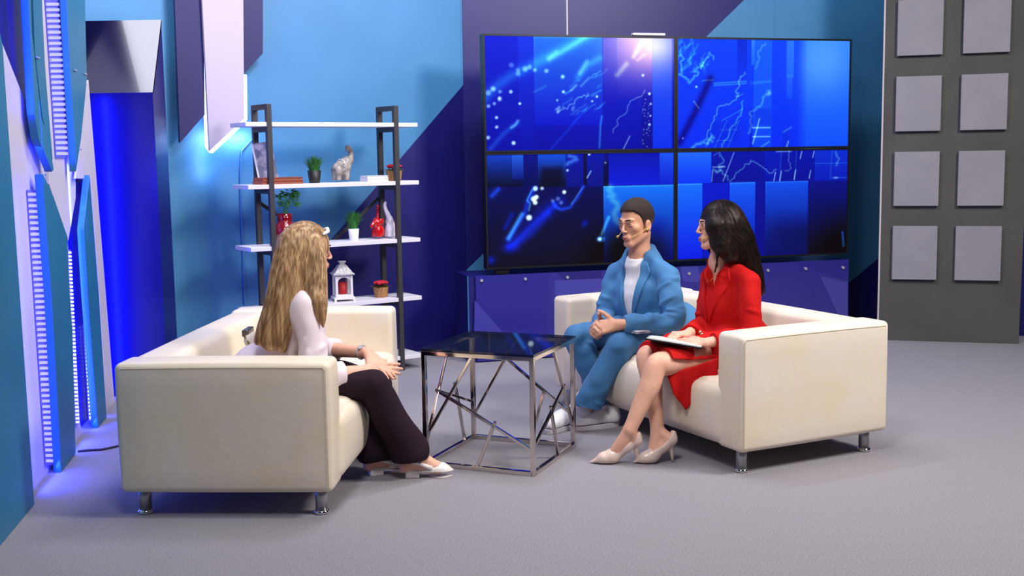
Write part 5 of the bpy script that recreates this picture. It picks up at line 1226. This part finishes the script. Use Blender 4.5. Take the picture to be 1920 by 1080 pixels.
    # jacket
    M_jk = mat('blue_suit_cloth', lin(54, 114, 166), .75, bump=(16, .2, .012, 3), sheen=.1, vary=(3, lin(57, 118, 170)))
    S = SDF(lo, hi, RES); S.limb([neck - tF * .02 + tU * .02 + tL * .035, lerp(neck, shL, .55) - tF * .01, shL], [.052, .056, .060], .02); S.limb([neck - tF * .02 + tU * .02 - tL * .035, lerp(neck, shR, .55) - tF * .01, shR], [.052, .056, .060], .02); S.ell(chest - tF * .004, (.200, .136, .19), M3, .05); S.ell(waist, (.178, .135, .16), M3, .05); S.ell(hip + A(.0, 0, .03), (.20, .165, .12), M3, .05)
    S.cone(neck - tF * .025 + tU * .01, neck - tU * .06 - tF * .01, .070, .10, .03)
    S.limb([shL, lerp(shL, elL, .5), elL, lerp(elL, wrL, .5), lerp(elL, wrL, .93)], [.062, .064, .060, .054, .047], .009); S.limb([shR, lerp(shR, elR, .5), elR, lerp(elR, wrR, .5), lerp(elR, wrR, .9)], [.062, .064, .058, .054, .047], .009)
    for q_, (x_, y_, r_, n_) in enumerate(((lerp(shL, elL, .45), elL, .062, 7), (elL, lerp(elL, wrL, .6), .057, 6), (lerp(shR, elR, .4), elR, .061, 6), (elR, lerp(elR, wrR, .6), .056, 4), (shL, lerp(shL, elL, .4), .062, 2))): S.folds(x_, y_, r_, n_, 40 + q_, .011, (.7, 1.6), .35)
    # skirt of the jacket lying beside the thigh
    S.cone(hip + tL * .12 + A(0, 0, .02), hip + tL * .15 + tF * .10 + A(0, 0, -.02), .085, .06, .04)
    for a_, b_, t_ in ((elL, wrL, .90), (elR, wrR, .88)):
        q = lerp(a_, b_, t_); dd = nrm(b_ - a_); S.carve(lambda X, Y, Z, q=q, dd=dd: -((X - q[0]) * dd[0] + (Y - q[1]) * dd[1] + (Z - q[2]) * dd[2]), q - .06 + dd * .03, q + .06 + dd * .03)
    O_ = neck
    def vee(X, Y, Z):
        a = (X - O_[0]) * tL[0] + (Y - O_[1]) * tL[1] + (Z - O_[2]) * tL[2]; b = (X - O_[0]) * tF[0] + (Y - O_[1]) * tF[1] + (Z - O_[2]) * tF[2]; z = (X - O_[0]) * tU[0] + (Y - O_[1]) * tU[1] + (Z - O_[2]) * tU[2]
        wid = np.clip(.062 + (z + .02) * .13, .014, .09)
        return np.maximum(np.abs(a - .0) - wid, .012 - b)
    S.carve(vee, neck - A(.4, .4, .55), neck + A(.3, .3, .06), .004); S.carve(lambda X, Y, Z: -((X - O_[0]) * tU[0] + (Y - O_[1]) * tU[1] + (Z - O_[2]) * tU[2]) + .03 - ((X - O_[0]) * tF[0] + (Y - O_[1]) * tF[1]) * .35, neck - A(.2, .2, .06), neck + A(.2, .2, .15), .004)
    V, Q = S.mesh(2); jk = S.build('jacket', M_jk, o, wrinkle=(.0045, .10, 21))
    bv = BVHTree.FromPolygons(V.tolist(), Q.tolist())
    M_lp = mat('blue_suit_lapel', lin(56, 117, 169), .75, sheen=.1)
    for q in (1, -1):
        ea = [(q * .058, -.03), (q * .050, -.10), (q * .041, -.18), (q * .026, -.29), (q * .016, -.37)]
        eb = [(q * .086, -.035), (q * .112, -.085), (q * .098, -.145), (q * .064, -.26), (q * .024, -.38)]
        patch('lapel', bv, ea, eb, neck, tL, tF, tU, .006, .006, M_lp, jk)
        pass
    mb = MB(); mb.tube([neck + tL * .070 + tF * .055 - tU * .055, neck + tL * .076 + tF * .02 - tU * .004, neck + tL * .070 - tF * .03 + tU * .022, neck + tL * .04 - tF * .068 + tU * .034, neck - tF * .08 + tU * .036, neck - tL * .04 - tF * .068 + tU * .034, neck - tL * .070 - tF * .03 + tU * .022, neck - tL * .076 + tF * .02 - tU * .004, neck - tL * .070 + tF * .055 - tU * .055], [.007, .011, .013, .014, .014, .014, .013, .011, .007], 10); mb.build('back_collar', M_lp, jk, smooth=True)
    # trousers
    M_tr = mat('blue_suit_trousers', lin(50, 108, 158), .75, bump=(12, .25, .014, 3), sheen=.1)
    S = SDF(lo, hi, RES); S.ell(hip, (.185, .15, .12), M3, .05)
    for h_, k_, a_, hw_ in ((hpR, knR, anR, .072), (hpL, knL, anL, .074)):
        S.limb([h_, k_], [.098, .076], .03); S.limb([k_, lerp(k_, a_, .5), lerp(k_, a_, 1.02)], [.076, .072, hw_], .012); S.folds(lerp(h_, k_, .75), lerp(k_, a_, .2), .078, 5, int(hw_ * 1000), .011, (.6, 1.4), .5); S.folds(lerp(k_, a_, .5), lerp(k_, a_, .95), .070, 4, int(hw_ * 2000), .009, (.6, 1.4), .5)
    for a_, b_ in ((knL, anL), (knR, anR)):
        q = lerp(a_, b_, .93); dd = nrm(nrm(b_ - a_) * .6 + A(0, 0, -.8)); S.carve(lambda X, Y, Z, q=q, dd=dd: -((X - q[0]) * dd[0] + (Y - q[1]) * dd[1] + (Z - q[2]) * dd[2]), q - A(.1, .1, .12), q + A(.1, .1, .05))
    S.build('trousers', M_tr, o, wrinkle=(.0045, .13, 31))
    M_sn = mat('white_sneaker', lin(236, 234, 238), .5); M_so = mat('white_sole', lin(222, 220, 226), .6); M_sk = mat('pale_grey_sock', lin(196, 192, 200), .9)
    for a_, e_, t_ in ((anL, heL, toeL), (anR, heR, toeR)):
        e_ = A(e_[0], e_[1], 0); t_ = A(t_[0], t_[1], 0); f = nrm(t_ - e_); t_ = e_ + f * .295; l = np.cross(A(0, 0, 1), f); X_ = lambda a, b, z: e_ + f * a + l * b + A(0, 0, z)
        S = SDF(*bounds([X_(-.06, -.09, -.03), X_(.37, .09, .16), X_(-.06, .09, 0), X_(.37, -.09, 0)], .02), .0035)
        S.cone(X_(.035, 0, .055), X_(.035, 0, .10), .038, .036, .02); S.cone(X_(.035, 0, .06), X_(.15, 0, .062), .040, .042, .02); S.cone(X_(.12, 0, .08), X_(.17, 0, .065), .036, .04, .02)
        S.cone(X_(.15, 0, .06), X_(.24, 0, .047), .044, .042, .02); S.cone(X_(.22, .004, .045), X_(.258, .006, .04), .042, .030, .02)
        S.carve(lambda X, Y, Z: .02 - Z + 0 * X + 0 * Y, X_(.1, 0, 0) - .3, A(X_(.1, 0, 0)[0] + .3, X_(.1, 0, 0)[1] + .3, .03)); 
        top = X_(.035, 0, .125); S.carve(lambda X, Y, Z, q=top: -(Z - q[2] + ((X - q[0]) * f[0] + (Y - q[1]) * f[1]) * .1), top - A(.1, .1, .02), top + A(.1, .1, .08))
        sh = S.build('sneaker', M_sn, o)
        mb = MB(); n_ = 28; ring = []
        for i in range(n_):
            a = i / n_ * 6.283; x = .146 + .15 * math.cos(a); wv = .043 + .007 * math.cos(a) - .006 * math.sin(a * 2) * 0; ring.append((x, (abs(math.sin(a)) ** .75) * math.copysign(1, math.sin(a)) * wv))
        mb.prism([X_(x, y, .028) for x, y in ring], [X_(x * .98 + .002, y * .97, .0) for x, y in ring]); mb.build('sole', M_so, sh, bevel=.003)
        mb = MB()
        for i in range(5):
            x = .118 + i * .020; z = .121 - i * .0075; mb.tube([X_(x, -.024, z - .012), X_(x + .003, 0, z), X_(x, .024, z - .012)], .0032, 6)
        mb.build('laces', M_paper, sh, smooth=True)
        S = SDF(*bounds([a_ + A(0, 0, .09), e_, e_ + f * .1], .09), .004); S.limb([a_ + A(0, 0, .07), a_, lerp(a_, X_(.065, 0, .085), .6), X_(.075, 0, .07)], [.042, .041, .041, .038], .01); S.build('sock', M_sk, o)
    # headset microphone
    mb = MB(); mb.tube([P(.080, .012, -.02), P(.064, .045, -.045), P(.048, .078, -.055), P(.045, .098, -.058)], .002, 6); mb.tube([P(-.079, .0, -.012), P(-.066, .06, -.05), P(-.050, .092, -.058)], .0022, 6); mb.sphere(P(-.048, .100, -.058), .008, 8, 6); mb.sphere(P(.080, .012, -.03), .0065, 8, 6)
    mb.build('headset_microphone', M_gold, o, smooth=True)['label'] = 'thin pale headset microphone'
    return hip, knL, tF, wrL
man_k = man()

# =============================================================== the woman in red
def red():
    hL, hF, hU = frame((-.985, -.12, -.02)); s = .98
    nose = pt(1305.5, 437, 5.69); C = nose - hF * .114 + hU * .032
    tL, tF, tU = frame((-.80, -.60, 0), (-.03, -.02, 1)); M3 = np.array([tL, tF, tU]).T
    neck = pt(1350, 492, 5.72)
    shL = pt(1405, 529, 5.58); shR = pt(1334, 521, 5.84)
    hip = A(1.165, 5.72, .53); chest = (shL + shR) / 2 + A(-.01, 0, -.13); waist = lerp(chest, hip, .5)
    elL = pt(1404, 628, 5.50); wrL = pt(1324, 643, 5.42); elR = pt(1322, 606, 5.84); wrR = pt(1288, 627, 5.60)
    hpL = hip + tL * .09; hpR = hip - tL * .09
    knL = pt(1228, 686, 5.40); knR = pt(1210, 672, 5.54)
    anL = pt(1181, 806, 5.34); anR = pt(1233, 806, 5.41)
    toeL = pz(1107, 869, .0); heL = pz(1196, 868, 0); toeR = pz(1189, 869, 0); heR = pz(1261, 866, 0)
    base = (hip[0], hip[1], 0)
    lo, hi = bounds([C + A(0, 0, .16), shL + A(.05, -.1, 0), shR, hip + A(.2, .2, 0), toeL, heR, toeR, elL + A(.05, -.08, 0), knL - A(0, .08, 0)], .06); lo[2] = -.02
    S = SDF(lo, hi, RES); P = add_head(S, C, hF, hU, s, True)
    S.cone(C - hU * .07 - hF * .020, neck, .047, .047, .03); S.cone(neck, (shL + shR) / 2 - A(0, 0, .02), .049, .06, .05)
    S.cone(lerp(shL, shR, .1), lerp(shL, shR, .9), .046, .046, .03); S.ell(chest, (.145, .095, .16), M3, .05); S.ell(waist, (.115, .085, .13), M3, .05); S.ell(hip, (.15, .12, .10), M3, .05)
    for a, b, c in ((shL, elL, wrL), (shR, elR, wrR)): S.limb([a, b], [.042, .034], .03); S.limb([b, lerp(b, c, .3), c], [.034, .035, .024], .004)
    for h_, k_, a_, e_, t_ in ((hpL, knL, anL, heL, toeL), (hpR, knR, anR, heR, toeR)):
        kk = k_ - nrm(k_ - h_) * .01 + A(0, 0, .004); S.limb([h_, lerp(h_, k_, .5), lerp(h_, k_, .92)], [.084, .074, .058], .03); S.limb([lerp(h_, k_, .88), kk, lerp(k_, a_, .3) + A(.012, 0, 0), lerp(k_, a_, .6) + A(.006, 0, 0), a_], [.056, .054, .053, .043, .031], .012)
        S.cone(a_, e_ + A(-.015, 0, .115), .030, .026, .01); S.limb([lerp(a_, k_, .06), lerp(a_, lerp(e_, t_, .5) + A(0, 0, .045), .5), lerp(e_, t_, .56) + A(0, 0, .034)], [.030, .031, .025], .01); S.cone(e_ + A(-.02, 0, .105), lerp(e_, t_, .5) + A(0, 0, .03), .024, .025, .02)
    dL = nrm(pt(1276, 641, 5.46) - wrL); add_hand(S, wrL, dL, nrm(A(.05, -.5, .86)), (0, 1, 0), .17, (.12, .14, .16, .18), .03, (.5, .5, .1), .95)
    dR = nrm(pt(1243, 627, 5.50) - wrR); add_hand(S, wrR, dR, nrm(A(-.05, -.2, .97)), (0, -1, 0), .172, (.45, .6, .7, .75), .02, (.4, .5, .45), .98)
    o = S.build('person', M_skinW, None, base, 2)
    tag(o, 'woman with long dark hair in a red blazer dress on the right sofa, legs crossed', 'person')
    face_bits(P, o, s)
    M_rd = mat('red_dress_cloth', lin(186, 9, 9), .85, spec=.25, bump=(18, .16, .010, 3))
    S = SDF(lo, hi, RES); S.limb([neck - tF * .015 + tU * .01 + tL * .025, lerp(neck, shL, .55) - tF * .01, shL], [.046, .050, .054], .02); S.limb([neck - tF * .015 + tU * .01 - tL * .025, lerp(neck, shR, .55) - tF * .01, shR], [.046, .050, .054], .02); S.ell(chest, (.160, .118, .17), M3, .05); S.ell(waist, (.142, .112, .15), M3, .05); S.ell(hip + A(0, 0, .01), (.185, .155, .12), M3, .05)
    S.cone(neck - tF * .02 - tU * .03, neck - tU * .07, .062, .085, .03)
    S.limb([shL, lerp(shL, elL, .5), elL, lerp(elL, wrL, .5), lerp(elL, wrL, .86)], [.056, .060, .056, .050, .041], .010); S.limb([shR, lerp(shR, elR, .5), elR, lerp(elR, wrR, .5), lerp(elR, wrR, .86)], [.055, .057, .054, .048, .040], .010)
    S.folds(lerp(shR, elR, .45), elR, .055, 4, 61, .008); S.folds(lerp(shL, elL, .55), elL, .057, 4, 62, .009)
    # skirt over the thighs
    for h_, k_, t_ in ((hpL, knL, .93), (hpR, knR, .95)): S.cone(h_, lerp(h_, k_, t_), .100, .080, .05)
    S.cone(lerp(hpL, knL, .35), lerp(hpR, knR, .6), .092, .088, .05); S.cone(lerp(hpL, knL, .62) + A(0, .03, .015), lerp(hpR, knR, .95) + A(0, .0, .0), .072, .074, .04)
    for a_, b_, t_ in ((elL, wrL, .82), (elR, wrR, .82)):
        q = lerp(a_, b_, t_); dd = nrm(b_ - a_); S.carve(lambda X, Y, Z, q=q, dd=dd: -((X - q[0]) * dd[0] + (Y - q[1]) * dd[1] + (Z - q[2]) * dd[2]), q - .06 + dd * .035, q + .06 + dd * .035)
    # hem of the skirt: slanting plane in front of the knees; underside of the near thigh stays bare
    q = lerp(hpR, knR, .98); dd = nrm(knR - hpR); S.carve(lambda X, Y, Z: -((X - q[0]) * dd[0] + (Y - q[1]) * dd[1]), A(.3, 5.2, .3), A(.95, 5.9, .75))
    b0_, b1_ = pt(1243, 674, 5.34), pt(1340, 680, 5.36); BX = (b0_[0], b0_[2], b1_[0], b1_[2])
    q2 = lerp(hpL, knL, .90); d2 = nrm(knL - hpL); S.carve(lambda X, Y, Z: np.maximum(-((X - q2[0]) * d2[0] + (Y - q2[1]) * d2[1]), Y - 5.47), A(.3, 5.1, .3), A(.95, 5.9, .75))
    def bare(X, Y, Z):         # everything lower than a line rising towards the knee on the near side
        t = (X - BX[0]) / (BX[2] - BX[0]); zl = BX[1] + np.clip(t, -1, 1.3) * (BX[3] - BX[1])
        return np.maximum(np.maximum(Z - zl, X - .985), Y - (5.50 + (X - .72) * .5))
    S.carve(bare, A(.4, 5.1, .2), A(1.02, 5.75, .60), .006)
    def vee(X, Y, Z):
        a = (X - neck[0]) * tL[0] + (Y - neck[1]) * tL[1] + (Z - neck[2]) * tL[2]; b = (X - neck[0]) * tF[0] + (Y - neck[1]) * tF[1] + (Z - neck[2]) * tF[2]; z = (X - neck[0]) * tU[0] + (Y - neck[1]) * tU[1] + (Z - neck[2]) * tU[2]
        return np.maximum(np.abs(a - .008 + z * .05) - np.clip(.056 + (z + .0) * .40, -.03, .08) , .008 - b) + np.where(z < -.28, .1, 0)
    S.carve(vee, neck - A(.4, .4, .32), neck + A(.3, .3, .06), .004); S.carve(lambda X, Y, Z: -((X - neck[0]) * tU[0] + (Y - neck[1]) * tU[1] + (Z - neck[2]) * tU[2]) + .004 + 0 * X, neck - A(.2, .2, .06), neck + A(.2, .2, .15), .004)
    V, Q = S.mesh(2); dr = S.build('blazer_dress', M_rd, o, wrinkle=(.003, .12, 12)); bv = BVHTree.FromPolygons(V.tolist(), Q.tolist())
    M_rl = mat('red_lapel', lin(190, 10, 10), .85, spec=.25)
    for q in (1, -1):
        ea = [(q * .058, .0), (q * .046, -.07), (q * .032, -.14), (q * .016, -.21), (q * .004, -.28)]; eb = [(q * .08, .01), (q * .108, -.075), (q * .10, -.125), (q * .062, -.20), (q * .012, -.30)]
        patch('lapel', bv, ea, eb, neck, tL, tF, tU, .004 + (.002 if q > 0 else 0), .003, M_rl, dr)
        ea = [(q * .056, .01), (q * .056, -.02), (q * .052, -.06)]; eb = [(q * .08, .012), (q * .095, -.03), (q * .102, -.068)]
        patch('collar', bv, ea, eb, neck, tL, tF, tU, .008, .003, M_rl, dr, 4, 8)
    for a_, z_ in ((.02, -.34), (.055, -.345), (-.03, -.335)):
        h = bv.ray_cast(Vector(neck + tL * a_ + tU * z_ + tF * .4), Vector(-tF), 1.)
        if h[0] is not None: mb = MB(); mb.sphere(np.array(h[0]) + tF * .004, .008, 10, 7); mb.build('button', mat('gilt_button', lin(220, 200, 150), .25, .9), dr, smooth=True)
    # loose corner of the skirt hanging over the seat edge
    mb = MB(); top = [pt(1250, 702, 5.42), pt(1290, 690, 5.40), pt(1342, 672, 5.37)]; bot = [pt(1262, 738, 5.395), pt(1284, 767, 5.385), pt(1342, 706, 5.36)]; g_ = []; nn = 14
    for i in range(nn + 1):
        t = i / nn * 2; j = min(int(t), 1); a_ = lerp(top[j], top[j + 1], t - j); b_ = lerp(bot[j], bot[j + 1], t - j)
        for k_ in range(nn + 1): p = lerp(a_, b_, k_ / nn); g_.append(p + A(0, -.012 * math.sin(i * 1.1) * k_ / nn - .006, 0))
    V2 = np.array(g_); n2 = len(V2); bk = V2 + A(.012, .018, 0); Fs = []
    ix = lambda i, j: i * (nn + 1) + j
    for i in range(nn):
        for j in range(nn): q4 = (ix(i, j), ix(i + 1, j), ix(i + 1, j + 1), ix(i, j + 1)); Fs += [q4, tuple(x + n2 for x in q4[::-1])]
    ring = [ix(0, j) for j in range(nn + 1)] + [ix(i, nn) for i in range(1, nn + 1)] + [ix(nn, j) for j in range(nn - 1, -1, -1)] + [ix(i, 0) for i in range(nn - 1, 0, -1)]
    for a_, b_ in zip(ring, ring[1:] + ring[:1]): Fs.append((a_, b_, b_ + n2, a_ + n2))
    mb.add(np.vstack([V2, bk]), Fs); mb.build('skirt_corner', M_rd, dr, smooth=True)
    # pumps
    M_pm = mat('nude_pump_leather', lin(224, 200, 188), .3, coat=.2); M_ps = mat('dark_pump_sole', lin(120, 50, 40), .6)
    for e_, t_ in ((heL, toeL), (heR, toeR)):
        e_ = A(e_[0], e_[1], 0); t_ = A(t_[0], t_[1], 0); f = nrm(t_ - e_); l = np.cross(A(0, 0, 1), f); ln = np.linalg.norm(t_ - e_); X_ = lambda a, b, z: e_ + f * a * ln + l * b + A(0, 0, z)
        S = SDF(*bounds([X_(-.15, -.07, -.02), X_(1.15, .07, .2), X_(-.15, .07, 0), X_(1.15, -.07, 0)], .02), .003)
        S.cone(X_(.03, 0, .118), X_(.25, 0, .085), .029, .029, .02); S.cone(X_(.03, 0, .14), X_(.03, 0, .11), .024, .028, .01); S.cone(X_(.25, 0, .085), X_(.55, 0, .034), .029, .034, .02); S.cone(X_(.55, 0, .034), X_(.72, 0, .026), .034, .030, .02); S.cone(X_(.72, 0, .024), X_(.985, 0, .008), .030, .006, .02, (A(0, 0, 1), .85))
        a0, a1 = X_(.0, 0, .155), X_(.60, 0, .045)
        def topcut(X, Y, Z):
            u = ((X - e_[0]) * f[0] + (Y - e_[1]) * f[1]) / ln; zz = np.where(u < .57, .155 - .090 * np.clip(u, 0, .57) / .57 - .020 * np.sin(np.clip(u, 0, .57) / .57 * 3.1416), .3); return zz - Z
        S.carve(topcut, X_(.2, 0, .0) - A(.3, .3, .05), X_(.2, 0, .0) + A(.3, .3, .25)); S.carve(lambda X, Y, Z: .002 - Z + 0 * X + 0 * Y, X_(.5, 0, -.1) - A(.3, .3, 0), X_(.5, 0, .003) + A(.3, .3, 0))
        sh = S.build('pump', M_pm, o)
        mb = MB(); mb.tube([X_(.07, 0, .10), X_(.045, 0, .075), X_(.015, 0, .03), X_(.0, 0, 0)], [.022, .013, .0075, .0065], 12); mb.build('heel', M_pm, sh, smooth=True)
    # hair
    M_h = hair_mat('dark_brown_hair', lin(13, 7, 7), lin(26, 14, 12), lin(44, 24, 19), (40, 40, 5.0), .5, .22)
    mm = np.array([hL, hF, hU]).T
    S = SDF(*bounds([C + A(.35, .25, .17), C - A(.2, .25, .42)], .04), RES)
    S.ell(C + hU * .024 - hF * .022, (.092, .112, .106), mm, .03)
    pA = [pt(1362, 425, 5.70), pt(1376, 455, 5.70), pt(1391, 485, 5.72), pt(1407, 512, 5.76), pt(1424, 545, 5.78)]
    S.chain(pA, [.104, .098, .080, .055, .030], .03); S.chain([p + A(-.03, .08, 0) for p in pA[:4]], [.09, .085, .07, .04], .04)
    S.chain([pt(1345, 425, 5.62), pt(1355, 455, 5.61), pt(1368, 480, 5.62)], [.060, .055, .040], .03)
    S.chain([pt(1340, 462, 5.60), pt(1344.5, 480, 5.585), pt(1344, 497, 5.585), pt(1340, 510, 5.58)], [.008, .006, .0055, .004], .012)
    S.ell(C + hF * .128 - hU * .045, (.080, .068, .105), mm, .012, 'sub')
    hv, hq = S.mesh(2); hb = S.build('hair', M_h, o, wrinkle=(.0015, .07, 77)); hb['label'] = 'long wavy dark brown hair'
    hair_strands('strands', (hv, hq), [C + hU * .03, C - hF * .03 - hU * .03, pA[1], pA[2], pA[3], pA[4]], hU, hb, M_h, 1300, 30, .0009, 5, (1.1, 6.3), hF, .006, .8, 3)
    mb = MB(); mb.tube([P(.068, .030, -.036), P(.062, .048, -.042), P(.054, .066, -.049), P(.044, .082, -.058), P(.036, .092, -.066)], [.0026, .0028, .0030, .0034, .0046], 8); mb.build('headset_microphone', M_gold, o, smooth=True)['label'] = 'curved yellowish headset microphone'
    mb = MB(); mb.tube([neck + tL * .05 - tU * .005, neck + tL * .03 + tF * .06 - tU * .06, neck + tF * .095 - tU * .10 + tL * .004, neck - tL * .03 + tF * .06 - tU * .06], .0016, 6); mb.build('necklace', mat('dark_gold', lin(150, 104, 50), .3, .9), o, smooth=True)
    return knL, hpL
red_k = red()

# clipboard and sheet on the red woman's lap, folder on the man's thigh
def board_thing(name, label, cat, c4, th, m, sheet=None):
    """flat board from four top corners"""
    c4 = [np.asarray(q, float) for q in c4]; n = nrm(np.cross(c4[1] - c4[0], c4[3] - c4[0])); n = n if n[2] > 0 else -n
    b = sum(c4) / 4; t = thing(name, label, cat, tuple(b))
    mb = MB(); mb.prism([q for q in c4], [q - n * th for q in c4]); mb.build('board', m, t, bevel=.001)
    if sheet:
        k = [lerp(q, b, .06) for q in c4]; mb = MB(); mb.prism([q + n * sheet for q in k], [q + n * .0003 for q in k]); mb.build('sheet', M_paper, t)
        mb = MB(); e = lerp(c4[0], c4[1], .5); d_ = nrm(c4[1] - c4[0]); mb.bar(e - d_ * .04 + n * .006 + (b - e) * .06, e + d_ * .04 + n * .006 + (b - e) * .06, .012, .008, n); mb.build('clip', M_silver, t)
    return t
cb = pt(1210, 634, 5.50); cn = pt(1315, 651, 5.34)
dx = A(.86, .51, 0.)
board_thing('clipboard', 'black clipboard with white paper on the lap of the woman in red', 'clipboard', [pt(1209, 634, 5.42), pt(1226, 631, 5.62), pt(1332, 645, 5.58), pt(1316, 652, 5.36)], .008, M_black, .006)
board_thing('folder', 'thin grey folder of papers lying on the thigh of the man in blue', 'folder', [pt(1172, 619, 5.98), pt(1222, 613, 6.10), pt(1242, 617, 6.02), pt(1196, 623, 5.90)], .010, M_greycover, .004)
